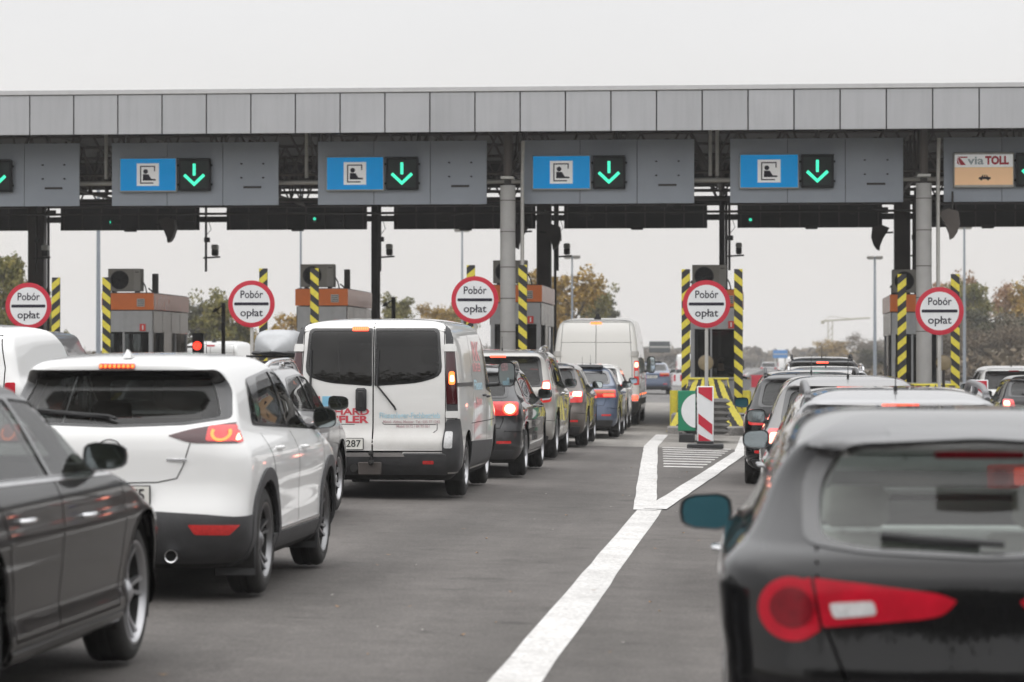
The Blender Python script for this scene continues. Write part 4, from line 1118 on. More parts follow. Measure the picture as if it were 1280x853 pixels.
# attendant inside the middle booth, arm held out to the right-hand lane
bx, by, bg = -1.12+.12, 72.1, gz(-1.17)+.15
def skin_person(loc):
    verts = [(0,0,0), (0,0,.28), (0,0,.50), (0,-.02,.60), (0,-.03,.70), (0,-.03,.82), (.20,0,.50), (.47,-.12,.42), (.66,-.22,.38), (-.20,0,.50), (-.24,-.14,.28), (-.10,-.34,.22), (.12,0,-.05), (-.12,0,-.05), (.74,-.25,.37)]
    edges = [(0,1), (1,2), (2,3), (3,4), (4,5), (2,6), (6,7), (7,8), (8,14), (2,9), (9,10), (10,11), (0,12), (0,13)]
    rad = [.15, .15, .16, .055, .085, .07, .07, .05, .035, .07, .05, .035, .10, .10, .03]
    me = bpy.data.meshes.new("p"); me.from_pydata(verts, edges, []); o = bpy.data.objects.new("p", me); COL.objects.link(o)
    md = o.modifiers.new("s", 'SKIN'); o.modifiers.new("u", 'SUBSURF').levels = 2
    for i, sv in enumerate(me.skin_vertices[0].data): sv.radius = (rad[i], rad[i]*.85); sv.use_root = i == 0
    bpy.context.view_layer.update()
    m2 = bpy.data.meshes.new_from_object(o.evaluated_get(bpy.context.evaluated_depsgraph_get())); bpy.data.objects.remove(o)
    m2.materials.append(mat("jacket_dark", (.02, .02, .025), .8, var=.2)); m2.materials.append(mat("skin", (.45, .27, .19), .5))
    for p in m2.polygons:
        p.use_smooth = True; c = p.center
        if c.z > .58 or c.x > .66 or (c.y < -.30 and c.x < 0): p.material_index = 1
    b = bpy.data.objects.new("body", m2); COL.objects.link(b); return b
t = thing("person", "booth attendant in a dark jacket holding an arm out of the middle booth's window", "person", (bx, by, bg+.62))
b = skin_person(None); b.parent = t
q = MB(); q.lathe([(0, .10), (.05, .095), (.09, .05), (.098, 0), (.085, -.05)], mat("hair_dark", (.015, .012, .01), .7), Matrix.Translation((0, -.01, .80)) @ Matrix.Rotation(R(-90), 4, 'Y'), n=16); q.build("hair", t)

# traffic light beside the left booth, sensor poles
t = thing("traffic_light", "small black traffic light showing red, right of the left booth", "traffic light", (-15.42, 77.2, .2))
q = MB(); q.box((-15.42, 77.2, 1.95), (.30, .2, .66), M_SIGB, bev=.02); q.box((-15.7, 77.2, 1.9), (.3, .06, .06), M_STL); child(q, "housing", t)
q = MB(); T = Matrix.Translation((-15.42, 77.06, 1.93)) @ Matrix.Rotation(R(90), 4, 'Z'); q.lathe([(0, -.05), (.08, -.03), (.12, 0), (0, .01)], mat("light_red", (.9, .05, .03), .3, emit=(1, .04, .02), estr=2.6), T, n=20); child(q, "lens", t)
q = MB(); q.tube([(-15.42, 77.3, .1), (-15.42, 77.3, 1.7)], .04, M_STL, 8); child(q, "pole", t)
for i, (xc, yy, lab) in enumerate([(-16.2+1.65, 76.3, "short dark pole with a drooping camera, right of the left booth"), (-8.75, 76.4, "short dark pole with a drooping camera above the lettered van's roof")]):
    if i == 0: xc = (273-951)/3556*yy
    else: xc = (490-951)/3556*yy
    t = thing("camera_post", lab, "camera post", (xc, yy, .1)); zt = 1.5+(452-(378 if i == 0 else 371))/3556*yy
    q = MB(); q.tube([(xc, yy, 0), (xc, yy, zt)], .055, M_STL, 10); q.tube([(xc, yy, zt-.05), (xc-.18, yy, zt-.18), (xc-.22, yy, zt-.22)], .02, M_STL, 6); child(q, "post", t)
    q = MB(); q.tube([(xc-.20, yy, zt-.18), (xc-.26, yy-.1, zt-.24)], .055, M_STL, 10, r2=.03); child(q, "camera", t)
    q = MB(); q.tube([(xc-.22, yy, zt-.2), (xc-.12, yy, zt-.30), (xc-.02, yy, zt-.25)], .012, M_STL, 5); child(q, "cable", t)
# ------------------------------------------------------------------ vehicles
def mk(L, W, H, rear, zn=0.74, zc=0.97, c1=1.05, c2=1.75, tum=0.23, half=None, front=None, rr=None, rf=None, **kw):
    w = W/2
    front = front or [(.15, L-.25), (.2, L-.18), (.32, L-.03), (.5, L), (.66, L-.03), (zn, L-.12), (zn+.07, L-.36), (zc-.03, L-.82*c1), (zc, L-c1), (zc+.03, L-c1-.09), (H-.12, L-c2), (H-.05, L-c2-.22), (H-.015, L-c2-.55), (H, L-c2-.95)]
    half = half or [(.15, w-.25), (.2, w-.15), (.28, w-.05), (.42, w-.012), (.6, w-.012), (.78, w), (.88, w-.006), (.96, w-.035), (1.02, w-.07), (H-.13, w-tum), (H-.07, w-tum-.05), (H-.035, w-tum-.11), (H-.015, w-tum-.19), (H-.005, w-tum-.27), (H, w-tum-.36)]
    rr = rr or [(.15, .3), (.9, .26), (1.1, .2), (H-.1, .14), (H, .2)]
    rf = rf or [(.15, .4), (.75, .5), (1.0, .35), (H-.1, .16), (H, .25)]
    return Shell(L, H, rear, front, half, rr, rf, **kw)
P_WHT = paint("paint_white", (0.80, 0.80, 0.79), rough=0.3, amt=0.06)
P_WVAN = paint("paint_white_dirty", (0.76, 0.755, 0.735), rough=0.35, amt=0.50, zlow=1.05, dirt=(0.30, 0.27, 0.24))
P_CRM = paint("paint_cream", (0.74, 0.73, 0.70), rough=0.4, amt=0.22, zlow=1.3)
P_BLK = paint("paint_black", (0.005, 0.005, 0.0055), rough=0.3, amt=0.02, dirt=(0.06, 0.055, 0.05))
P_BRN = paint("paint_brown_black", (0.006, 0.005, 0.0048), metal=0.0, rough=0.3, amt=0.02, dirt=(0.07, 0.062, 0.056), coat=.75)
P_SIL = paint("paint_silver", (0.30, 0.30, 0.305), metal=0.6, rough=0.35, amt=0.15)
P_SILW = paint("paint_silver_warm", (0.36, 0.345, 0.32), metal=0.5, rough=0.35, amt=0.2)
P_DGR = paint("paint_dark_grey", (0.018, 0.018, 0.020), metal=0.2, rough=0.35, amt=0.2, dirt=(0.12, 0.11, 0.10))
P_TAU = paint("paint_taupe", (0.085, 0.070, 0.060), metal=0.5, rough=0.35, amt=0.2, dirt=(0.14, 0.12, 0.10))
P_BLU = paint("paint_blue", (0.085, 0.115, 0.18), metal=0.4, rough=0.35, amt=0.15)

def sideglass(L, H, zl_r, zl_f, y0, y1, yb, slope_r=0.35, c1=1.05, c2=1.75, top=None, gap=0.05, quarter=None):
    """convex panes: rear door from y0 to yb, front door from yb to the windscreen post"""
    zt = (top or H-0.135)
    za = lambda y: zl_r+(zl_f-zl_r)*(y-y0)/(y1-y0)
    p1 = rounded([(y0, za(y0)), (yb-gap/2, za(yb)), (yb-gap/2, zt), (y0+slope_r, zt-0.035)], [.05, .02, .03, .07])
    p2 = rounded([(yb+gap/2, za(yb)), (y1, zl_f), (L-c2-0.16, zt-0.02), (yb+gap/2, zt)], [.02, .03, .10, .03])
    out = [p1, p2]
    zz = lambda y: za(y)-0.022
    if quarter:
        a, b, sl = quarter
        out.insert(0, rounded([(a, za(a)+0.02), (b, za(b)), (b+(y0-b)*.0+sl*0.25, zt-0.045), (a+sl, zt-0.075)], [.05, .03, .04, .06]))
        x0, sr = a, sl
        fr = rounded([(x0-.04, zz(x0)+.0), (y1+.05, zl_f-.022), (L-c2-0.12, zt+.005), (yb, zt+.02), (x0+sr-0.02, zt-.045)], [.05, .04, .14, .1, .1])
    else:
        fr = rounded([(y0-.05, zz(y0)), (y1+.05, zl_f-.022), (L-c2-0.12, zt+.005), (yb, zt+.02), (y0+slope_r-0.03, zt-.01)], [.06, .04, .14, .1, .1])
    return out, fr

def doors(L, y0, yb, yfd, z0=0.30, zt=0.98, w=0.007):
    return [('seam', 'RL', [(yb, zt), (yb+.02, z0+.05), (yb+.0, z0)], w), ('seam', 'RL', [(yfd, zt-.03), (yfd+.05, .7), (yfd-.02, z0)], w),
            ('seam', 'RL', [(y0+.15, zt), (y0+.28, .78), (y0+.42, .52), (y0+.45, z0)], w), ('seam', 'RL', [(y0+.45, z0), (yfd-.02, z0)], w)]

# ---- white crossover
def crossover():
    L, W, H = 4.275, 1.765, 1.565
    S = mk(L, W, H, [(.15, .3), (.22, .16), (.34, .05), (.50, .0), (.58, .02), (.66, .05), (.76, .07), (.90, .07), (1.0, .08), (1.08, .11), (1.16, .20), (1.38, .40), (1.44, .35), (1.485, .27), (1.525, .28), (1.545, .55), (1.565, 1.1)],
           zn=.82, zc=1.06, c1=1.05, c2=1.85, tum=0.225, rr=[(.15, .30), (.55, .20), (.9, .20), (1.1, .18), (1.3, .13), (1.45, .12), (1.565, .2)], arc=0.02, ym=0.50, bow=(0.11, .16))
    S.z_und = 0.26
    panes, fr = sideglass(L, H, 1.10, 1.03, 1.05, 3.02, 1.98, slope_r=0.33, c2=1.85, quarter=(0.80, 1.00, 0.22))
    back = rounded([(-.66, 1.15), (-.45, 1.115), (0, 1.10), (.45, 1.115), (.66, 1.15), (.60, 1.30), (.56, 1.40), (0, 1.415), (-.56, 1.40), (-.60, 1.30)], .03)
    bf = rounded([(-.72, 1.14), (-.45, 1.10), (0, 1.085), (.45, 1.10), (.72, 1.14), (.68, 1.32), (.61, 1.445), (0, 1.462), (-.61, 1.445), (-.68, 1.32)], .03)
    zt_ = S.lip(.5)-.012
    bf = [(x, min(z, zt_)) for x, z in bf]; back = [(x, min(z, zt_-.03)) for x, z in back]
    sh = rounded([(-.66, 1.12), (.66, 1.12), (.56, 1.40), (-.56, 1.40)], .06)
    lamp = rounded([(.36, 1.035), (.50, .99), (.80, .985), (.805, 1.11), (.74, 1.115), (.50, 1.075)], [.01, .05, .03, .03, .05, .05])
    ring = []
    outr = circ(.685, 1.045, .058, 20)[::1]
    ringo = [(.675+.058*math.cos(t), 1.047+.050*math.sin(t)) for t in np.linspace(R(150), R(390), 18)]
    ringi = [(.675+.040*math.cos(t), 1.047+.034*math.sin(t)) for t in np.linspace(R(390), R(150), 18)]
    cl = .535
    extras = [
        ('patch', 'bumper_cladding', 'B', rounded([(-.86, .24), (.86, .24), (.875, .52), (.62, .545), (.30, .565), (0, .56), (-.30, .565), (-.62, .545), (-.875, .52)], .02), M_PLA, .010),
        ('mpatch', 'sill_cladding', 'R', [(1.05, .27), (3.05, .27), (3.1, .37), (1.05, .37)], M_PLA, .012),
        ('mpatch', 'sill_strip', 'R', [(1.22, .385), (2.85, .385), (2.85, .41), (1.22, .405)], M_CHR, .012),
        ('mpatch', 'bumper_side_cladding', 'R', [(.14, .25), (.50, .25), (.46, .535), (.14, .53)], M_PLA, .009),
        ('stack', 'tail_lamp', 'B', lamp, mat('lamp_smoked', (.05, .003, .006), .15, coat=.8, var=.2), .006, [('glow_element', rounded([(.59, 1.0), (.79, .995), (.795, 1.10), (.60, 1.095)], .02), M_GLOW), ('lamp_ring', [(x, z) for x, z in ringo+ringi], M_AMB), ('brake_element', rounded([(.755, 1.0), (.78, 1.0), (.785, 1.045), (.76, 1.045)], .01), M_ONH)]),
        ('mpatch', 'tail_lamp_side', 'R', rounded([(.25, .985), (.33, .995), (.36, 1.07), (.25, 1.06)], .02), M_GLOW, .006),
        ('third', 0, .115, .026, M_RED, M_AMB),
        ('mpatch', 'reflector', 'B', rounded([(.54, .425), (.74, .42), (.80, .48), (.50, .485)], .01), M_REFL, .014),
        ('seam', 'B', [(.50, .99), (.46, .85), (.42, .77), (.30, .745), (0, .74), (-.30, .745), (-.42, .77), (-.46, .85), (-.50, .99)], .007),
        ('plate', 0, .665, 'WX 46175', 0),
        ('wiper', [(.02, 1.125), (-.03, 1.14), (-.50, 1.175)], M_BLK),
        ('handle', 1.28, .93, P_WHT), ('handle', 2.22, .91, P_WHT)]+doors(L, 0.78, 1.98, 3.08, z0=.38, zt=1.03)
    def more(root, S):
        for sd in 'RL':
            for yy in (0.80+.0, 3.37):
                q = MB(); rr_ = .345
                a = [(yy+(rr_+.045)*math.cos(t), rr_+(rr_+.045)*math.sin(t)) for t in np.linspace(R(-16), R(196), 32)]
                b = [(yy+(rr_+.115)*math.cos(t), rr_+(rr_+.125)*math.sin(t)) for t in np.linspace(R(196), R(-16), 32)]
                S.patch(q, sd, a+b, M_PLA, .016, skirt=.01); q.build("arch_cladding", root, 60)
        for sg in (1, -1):
            q = MB(); q.lathe([(.035, -.1), (.035, .0), (.040, .003), (.042, .0), (.042, -.1)], M_CHR, Matrix.Translation((sg*.40, .02, .29)) @ Matrix.Rotation(R(-90), 4, 'Z'), n=20)
            q.lathe([(0, -.06), (.035, -.06)], M_UND, Matrix.Translation((sg*.40, .02, .29)) @ Matrix.Rotation(R(-90), 4, 'Z'), n=20); q.build("exhaust_tip", root)
            q = MB(); q.box((sg*.72, .46, .26), (.26, .012, .24), M_PLA, bev=.004); q.build("mud_flap", root)
            q = MB(); q.box((sg*.72, 3.02, .26), (.24, .012, .22), M_PLA, bev=.004); q.build("mud_flap", root)
        q = MB(); p = S.hit('T', 0, .62)[0]
        q.add([(-.028, -.07, 0), (.028, -.07, 0), (.022, .10, 0), (-.022, .10, 0), (-.006, -.05, .055), (.006, -.05, .055)], [(0,1,5,4), (1,2,5), (2,3,4,5), (3,0,4)], P_WHT, Matrix.Translation(p)); q.build("shark_fin_aerial", root)
        # maker's badge: a winged oval
        p, n_ = S.hit('B', 0, .955); q = MB()
        T = Matrix.Translation(p+n_*.008) @ FACE
        for i in range(24):
            a, b = [2*math.pi*k/24 for k in (i, i+1)]
            q.add([(.078*math.cos(a), .060*math.sin(a), 0), (.078*math.cos(b), .060*math.sin(b), 0), (.068*math.cos(b), .050*math.sin(b), 0), (.068*math.cos(a), .050*math.sin(a), 0)], [(0, 1, 2, 3)], M_CHR, T)
        q.add([(-.065, .02, .001), (0, -.02, .004), (.065, .02, .001), (.045, .01, .001), (0, -.036, .004), (-.045, .01, .001)], [(0, 5, 4, 1), (1, 4, 3, 2)], M_CHR, T); q.build("badge", root)
        p, n_ = S.hit('B', .40, .885); q = MB(); q.box((.42, p.y-.006, .885), (.13, .006, .018), M_CHR, bev=.002); q.build("badge", root)
    extras.append(('fn', more))
    return car("crossover_car", "white crossover with dark wheel-arch cladding, brake lights lit, beside the dark saloon", (-4.05, 17.4, gz(-4.0)), R(-.2), S, P_WHT, panes=panes, frame=fr, back=[back], back_frame=[bf], shield=sh,
        wheels=(0.80, 3.37, .345), glassm=G_TNT, backm=G_TNT, extras=extras, mirrors=(.82, 2.93, 1.09, P_WHT, M_SILV, {'s': (.17, .12, .155)}), wheel_kw=dict(spokes=5, double=True, rim_m=mat("alloy_grey", (0.22, .22, .225), .3, metal=.8), rr=.70), cat="crossover car", interior_m=mat("interior_light", (0.10, .10, .10), .8))

# ---- dark saloon, bottom left
def saloon():
    L, W, H = 4.93, 1.874, 1.455
    S = mk(L, W, H, [(.15, .3), (.25, .08), (.45, 0), (.65, .02), (.80, .05), (.93, .06), (.985, .12), (1.01, .35), (1.04, .62), (1.30, 1.25), (1.40, 1.55), (1.455, 2.1)], zn=.72, zc=.99, c1=1.35, c2=2.05, tum=.27, arc=0.05, ym=.55,
           half=[(.15, .70), (.2, .80), (.27, .895), (.34, .915), (.42, .900), (.60, .918), (.70, .925), (.765, .937), (.79, .928), (.88, .920), (.96, .890), (1.0, .865), (H-.13, .665), (H-.07, .615), (H-.035, .555), (H-.015, .475), (H-.005, .395), (H, .30)])
    panes, fr = sideglass(L, H, 1.01, .985, 1.22, 3.38, 2.32, slope_r=.55, c1=1.35, c2=2.05, top=H-.12)
    back = rounded([(-.62, 1.07), (.62, 1.07), (.52, 1.32), (-.52, 1.32)], .05)
    sh = rounded([(-.66, 1.05), (.66, 1.05), (.56, 1.33), (-.56, 1.33)], .06)
    P = P_BRN
    lamp = rounded([(.45, .80), (.86, .80), (.87, .95), (.45, .93)], .03)
    ex = [('stack', 'tail_lamp', 'B', lamp, M_RED, .005, []), ('plate', 0, .66, 'PO 8AR27', 0), ('handle', 1.72, .83, M_CHR), ('handle', 2.78, .80, M_CHR),
          ('mpatch', 'window_trim', 'R', [(1.14, .985), (3.46, .958), (3.46, .968), (1.14, .997)], M_CHR, .006)]+doors(L, 1.15, 2.32, 3.50, z0=.33, zt=.98, w=.008)
    ex += [('mpatch', 'sill_trim', 'R', [(1.60, .235), (3.55, .235), (3.58, .30), (1.55, .29)], P, .012), ('patch', 'headlamp', 'R', rounded([(4.50, .62), (4.78, .60), (4.72, .72), (4.38, .78)], .02), M_CLR, .004)]
    car("saloon_car", "dark brown-black saloon in the near left corner, seen along its right side", (-4.00, 10.0, gz(-4.0)), R(-0.3), S, P, panes=panes, frame=fr, back=[back], back_frame=None, shield=sh, wheels=(1.12, 4.03, .345), extras=ex,
        glassm=G_CLR, mirrors=(.82, 3.10, 1.055, P, M_SILV, {'s': (.21, .12, .135)}), wheel_kw=dict(spokes=5, double=True, rim_m=M_RIM, rr=.74), cat="saloon car", interior_m=mat("interior_mid", (0.06, .058, .055), .8))

# ---- black hatchback, bottom right
def near_hatch():
    L, W, H = 4.35, 1.80, 1.465
    S = mk(L, W, H, [(.15, .25), (.25, .08), (.42, .0), (.58, .0), (.66, .015), (.74, .03), (.90, .05), (.97, .09), (1.03, .17), (1.33, .46), (1.375, .45), (1.40, .40), (1.42, .42), (1.445, .62), (1.465, 1.1)],
           zn=.74, zc=.98, c1=1.05, c2=1.75, arc=.05, ym=.52, bow=(.16, .16),
           half=[(.15, .66), (.2, .75), (.28, .85), (.42, .885), (.6, .885), (.74, .90), (.86, .905), (.92, .895), (.98, .85), (1.03, .805), (H-.13, .66), (H-.07, .61), (H-.035, .545), (H-.015, .465), (H-.005, .385), (H, .30)],
           rr=[(.15, .35), (.6, .36), (.9, .40), (1.0, .36), (1.2, .26), (1.4, .2), (1.465, .25)], dens=1.5, ns=60)
    panes, fr = sideglass(L, H, 1.03, .985, 1.15, 3.05, 2.02, slope_r=.22, c2=1.75, gap=.06)
    back = rounded([(-.545, 1.03), (-.40, 1.0), (0, .985), (.40, 1.0), (.545, 1.03), (.535, 1.20), (.46, 1.335), (0, 1.355), (-.46, 1.335), (-.535, 1.20)], [.06, .05, .05, .05, .06, .05, .09, .05, .09, .05])
    bf = rounded([(-.60, 1.01), (-.40, .985), (0, .97), (.40, .985), (.60, 1.01), (.595, 1.22), (.50, 1.375), (0, 1.392), (-.50, 1.375), (-.595, 1.22)], .05)
    sh = rounded([(-.62, 1.05), (.62, 1.05), (.54, 1.34), (-.54, 1.34)], .06)
    cc = [(.635+.112*math.cos(t), .80+.105*math.sin(t)) for t in np.linspace(R(20), R(325), 26)]
    outer = [(.775, .80+.02)]
    lamp = [(.575, .905)]+[(.635+.110*math.cos(t), .800+.105*math.sin(t)) for t in np.linspace(R(110), R(-120), 24)]+[(.545, .735)]
    inner = rounded([(.10, .84), (.14, .795), (.20, .78), (.535, .745), (.565, .905), (.40, .890), (.16, .862)], [.01, .03, .04, .01, .01, .03, .02])
    ex = [('mpatch', 'tail_lamp', 'B', lamp, M_RED, .007), ('mpatch', 'tail_lamp', 'B', inner, M_RED, .006),
          ('mpatch', 'lamp_bulb_dome', 'B', [(.635+.072*math.cos(t), .805+.067*math.sin(t)) for t in np.linspace(0, 6.1, 22)], M_REDD, .010),
          ('mpatch', 'reversing_lamp', 'B', rounded([(.36, .79), (.50, .775), (.515, .825), (.37, .835)], .015), M_CLR, .009),
          ('seam', 'B', [(.555, 1.0), (.555, .91), (.525, .74), (.47, .60), (.44, .50)], .010), ('seam', 'B', [(-.555, 1.0), (-.555, .91), (-.525, .74), (-.47, .60), (-.44, .50)], .010),
          ('seam', 'B', [(.44, .50), (-.44, .50)], .009), ('plate', 0, .42, 'GD 4K27C', 0),
          ('wiper', [(.06, 1.0), (-.02, 1.005), (-.34, 1.025)], M_BLK), ('handle', 2.35, .86, M_CHR), 
          ('patch', 'rear_diffuser', 'B', rounded([(-.7, .22), (.7, .22), (.6, .36), (-.6, .36)], .03), M_PLA, .008),
          ('mpatch', 'reflector', 'B', rounded([(.60, .45), (.78, .46), (.78, .50), (.60, .49)], .01), M_REFL, .006),
          ('third', 0, .15, .016, M_REDD, None)]+doors(L, 1.05, 2.02, 3.12, z0=.32, zt=.97, w=.009)
    car("hatchback_car", "black hatchback with unlit red tail lamps and a blue-tinted side mirror, closest to the camera", (.74, 9.35, gz(.74)), 0, S, P_BLK, panes=panes, frame=fr, back=[back], back_frame=[bf], shield=sh, wheels=(.85, 3.48, .33), extras=ex,
        mirrors=(.86, 2.75, 0.985, M_BLK, M_BLUM, {'s': (.225, .13, .16), 'arm': .06}), seat_m=mat('seat_pale', (.60, .59, .55), .9, var=.1), cat="hatchback", interior_m=mat("interior_grey", (0.38, .38, .37), .8))

# ---- white panel van with the painted doors
def panel_van():
    L, W, H = 4.78, 1.92, 1.985
    S = mk(L, W, H, [(.15, .3), (.3, .12), (.42, .03), (.60, .0), (.75, .06), (.80, .07), (1.2, .08), (1.7, .13), (1.85, .16), (1.90, .19), (1.93, .24), (1.965, .36), (1.985, .9)],
           front=[(.15, L-.2), (.3, L-.03), (.55, L), (.75, L-.04), (.9, L-.2), (1.0, L-.5), (1.06, L-.68), (1.15, L-.85), (1.75, L-1.55), (1.88, L-1.8), (1.985, L-2.4)],
           half=[(.15, .72), (.25, .86), (.36, .93), (.6, .95), (.9, .95), (1.1, .94), (1.5, .905), (1.8, .86), (1.87, .83), (1.91, .79), (1.935, .73), (1.955, .65), (1.973, .54), (1.985, .40)],
           rr=[(.15, .18), (.8, .12), (1.8, .10), (1.9, .10), (1.965, .2)], rf=[(.15, .4), (.9, .45), (1.2, .3), (1.8, .2), (1.965, .3)], arc=.010, ym=.55, bow=(.035, .16), tap=(.02, .07), zb=1.3)
    S.z_und = .27
    fp = rounded([(3.0, 1.20), (3.95, 1.12), (3.9, 1.22), (3.38, 1.72), (3.0, 1.76)], [.04, .05, .05, .12, .05])
    ff = rounded([(2.93, 1.16), (4.05, 1.08), (3.98, 1.24), (3.42, 1.77), (2.93, 1.80)], .05)
    bl = rounded([(-.725, 1.36), (-.50, 1.285), (-.028, 1.25), (-.028, 1.83), (-.69, 1.83)], [.10, .1, .02, .02, .06])
    br = mirx(bl)
    fl = rounded([(-.755, 1.34), (-.50, 1.26), (-.012, 1.225), (-.012, 1.855), (-.715, 1.855)], [.10, .1, .02, .02, .06])
    sh = rounded([(-.72, 1.22), (.72, 1.22), (.62, 1.70), (-.62, 1.70)], .08)
    CR, CB = mat("decal_red", (.55, .06, .08), .5), mat("decal_blue", (.22, .50, .68), .5)
    CRf, CBf = mat("decal_red_faded", (.68, .34, .34), .5, var=.3, scale=20), mat("decal_blue_faded", (.42, .60, .68), .5, var=.25, scale=20)
    CG = mat("decal_grey_faded", (.45, .32, .33), .5)
    pil = rounded([(.80, .87), (.918, .87), (.905, 1.30), (.855, 1.80), (.80, 1.88), (.77, 1.90), (.785, 1.7)], .02)
    ex = [('mpatch', 'corner_pillar', 'B', pil, M_PLA, .006),
          ('stack', 'tail_lamp', 'B', rounded([(.80, 1.03), (.908, 1.03), (.870, 1.60), (.79, 1.60)], .02), mat('lamp_smoked', (.05, .003, .006), .15, coat=.8, var=.2), .012, [('brake_element', rounded([(.82, 1.24), (.882, 1.24), (.872, 1.385), (.822, 1.385)], .03), M_AMB), ('glow_element', rounded([(.832, 1.27), (.873, 1.27), (.868, 1.345), (.832, 1.345)], .02), M_ONH)]),
          ('mpatch', 'door_hinge', 'B', rounded([(.77, 1.60), (.872, 1.60), (.868, 1.68), (.77, 1.68)], .012), P_WVAN, .026), ('mpatch', 'door_hinge', 'B', rounded([(.79, .88), (.918, .88), (.918, .955), (.79, .955)], .012), P_WVAN, .026),
          ('third', -.15, .09, .042, M_ON, M_AMB),
          ('mpatch', 'side_pillar_trim', 'R', [(.13, .87), (.15, .87), (.22, 1.80), (.19, 1.84)], M_PLA, .004),
          ('mpatch', 'bumper_corner', 'B', rounded([(.76, .30), (.945, .30), (.945, .865), (.80, .865), (.76, .62)], .03), M_PLA, .014),
          ('mpatch', 'bumper_corner_side', 'R', [(.11, .30), (.42, .30), (.45, .5), (.30, .72), (.18, .87), (.13, .87)], M_PLA, .012),
          ('patch', 'rear_bumper', 'B', rounded([(-.80, .30), (.80, .30), (.80, .50), (-.80, .50)], .03), M_PLA, .055, .05),
          ('mpatch', 'fog_lamp', 'B', rounded([(.775, .555), (.86, .555), (.865, .73), (.79, .73)], .02), M_CLR, .02),
          ('mpatch', 'reflector', 'B', rounded([(.55, .405), (.67, .405), (.67, .435), (.55, .435)], .01), M_REFL, .060),
          ('patch', 'bumper_step', 'B', [(-.70, .475), (.36, .475), (.33, .515), (-.70, .515)], M_CHR, .062),
          ('seam', 'B', [(0, 1.95), (0, .50)], .014), ('seam', 'B', [(-.78, .52), (.775, .52)], .012), ('seam', 'B', [(.785, .52), (.79, 1.2), (.765, 1.92)], .008), ('seam', 'B', [(-.785, .52), (-.79, 1.2), (-.765, 1.92)], .008),
          ('seam', 'B', [(.10, .83), (.12, .81), (.68, .81), (.70, .82), (.70, .75), (.66, .72)], .006), ('seam', 'B', [(-.68, .81), (-.20, .81)], .006),
          ('mpatch', 'sill_trim', 'R', [(1.25, .30), (3.55, .30), (3.55, .56), (1.25, .60)], M_PLA, .008),
          ('seam', 'RL', [(2.85, .45), (2.85, 1.80)], .008), ('seam', 'RL', [(1.55, .62), (1.50, 1.80)], .008), ('seam', 'RL', [(3.95, .5), (4.0, 1.1)], .008), ('seam', 'RL', [(1.25, .80), (3.9, .80)], .006),
          ('mpatch', 'sliding_door_rail', 'R', [(.16, 1.22), (1.50, 1.22), (1.50, 1.26), (.16, 1.26)], M_BLK, .010),
          ('handle', 2.62, 1.10, M_BLK), ('handle', 3.05, 1.08, M_BLK),
          ('wiper', [(-.545, .985), (-.56, 1.02), (-.69, 1.24), (-.69, 1.62)], M_BLK), ('wiper', [(.25, .965), (.235, 1.0), (.04, 1.24), (.055, 1.62)], M_BLK), ('plate', -.36, .60, 'DW 5287', 0)]
    def more(root, S):
        q = MB(); p = S.hit('B', -.13, 1.08)[0]; q.box((-.13, p.y-.02, 1.08), (.12, .05, .25), M_BLK, bev=.02); q.box((-.13, p.y-.045, 1.08), (.07, .03, .19), mat("handle_black", (.01,.01,.01), .3), bev=.012); q.build("rear_door_handle", root)
        q = MB(); p = S.hit('B', -.66, .84)[0]; q.box((-.66, p.y-.02, .835), (.42, .04, .08), M_BLK, bev=.015); q.build("plate_lamp_housing", root)
        q = MB()
        for x0, m in ((-.66, CR), (-.475, CB)):
            S.patch(q, 'B', [(x0-.085, .975), (x0+.075, .975), (x0+.075, 1.115), (x0-.085, 1.115)], m, .003)
        q.build("logo_squares", root)
        def lettering(s_, x, z, size, m, w, bold=.02, wd=None):
            q = MB(); text(q, s_, size, m, Matrix.Translation((x, 0, z)) @ FACE, bold=bold, width=w, depth=0)
            q.v = [(v[0], S.hit('B', v[0], v[2])[0].y-.004, v[2]) for v in q.v]; q.build("lettering", root, shade=False)
        lettering("RICHARD", -.345, .945, .098, CR, .60, .03); lettering("KÜFLER", -.325, .86, .105, CR, .54, .04)
        lettering("Fliesenleger-Fachbetrieb", .40, .905, .085, CBf, .66, .02); lettering("Mittel- Altbau Meister  Tel.: 035 77 1242", .42, .838, .042, CG, .62, .02); lettering("Mobil: 0172 / 84 95 061", .44, .79, .042, CG, .36, .02)
        q = MB(); q.tube([(.0, .1, .36), (.0, -.02, .36)], .035, M_UND, 8); q.box((.0, -.06, .40), (.055, .12, .055), M_UND, bev=.015); q.tube([(0, -.10, .40), (0, -.10, .50)], .012, M_UND, 8)
        q.lathe([(0, -.03), (.018, -.022), (.027, 0), (.018, .022), (0, .03)], M_UND, Matrix.Translation((0, -.10, .50)), n=12); q.build("tow_bar", root)
        q = MB(); q.box((-.02, -.045, .335), (.26, .03, .14), mat("tow_box", (.06, .05, .045), .7), bev=.01); q.tube([(-.19, -.06, .34), (-.19, -.02, .34)], .045, M_UND, 12); q.build("tow_socket", root)
        # faded lettering on the flank
        q = MB(); T = Matrix(((0,0,1,0),(1,0,0,0),(0,1,0,0),(0,0,0,1)))
        for s_, y_, z_, sz, m, w_ in (("RK", 2.15, 1.60, .30, CRf, .75), ("KÜFLER", 2.1, 1.42, .13, CRf, .85), ("Fliesen", 2.1, 1.22, .16, CBf, .85), ("Meister", 2.1, 1.04, .12, CRf, .6)):
            text(q, s_, sz, m, Matrix.Translation((0, y_, z_)) @ T, bold=.03, width=w_, depth=0)
        q.v = [(S.hit('R', v[1], v[2])[0].x+.004, v[1], v[2]) for v in q.v]
        q.build("side_decal", root, shade=False)
    ex.append(('fn', more))
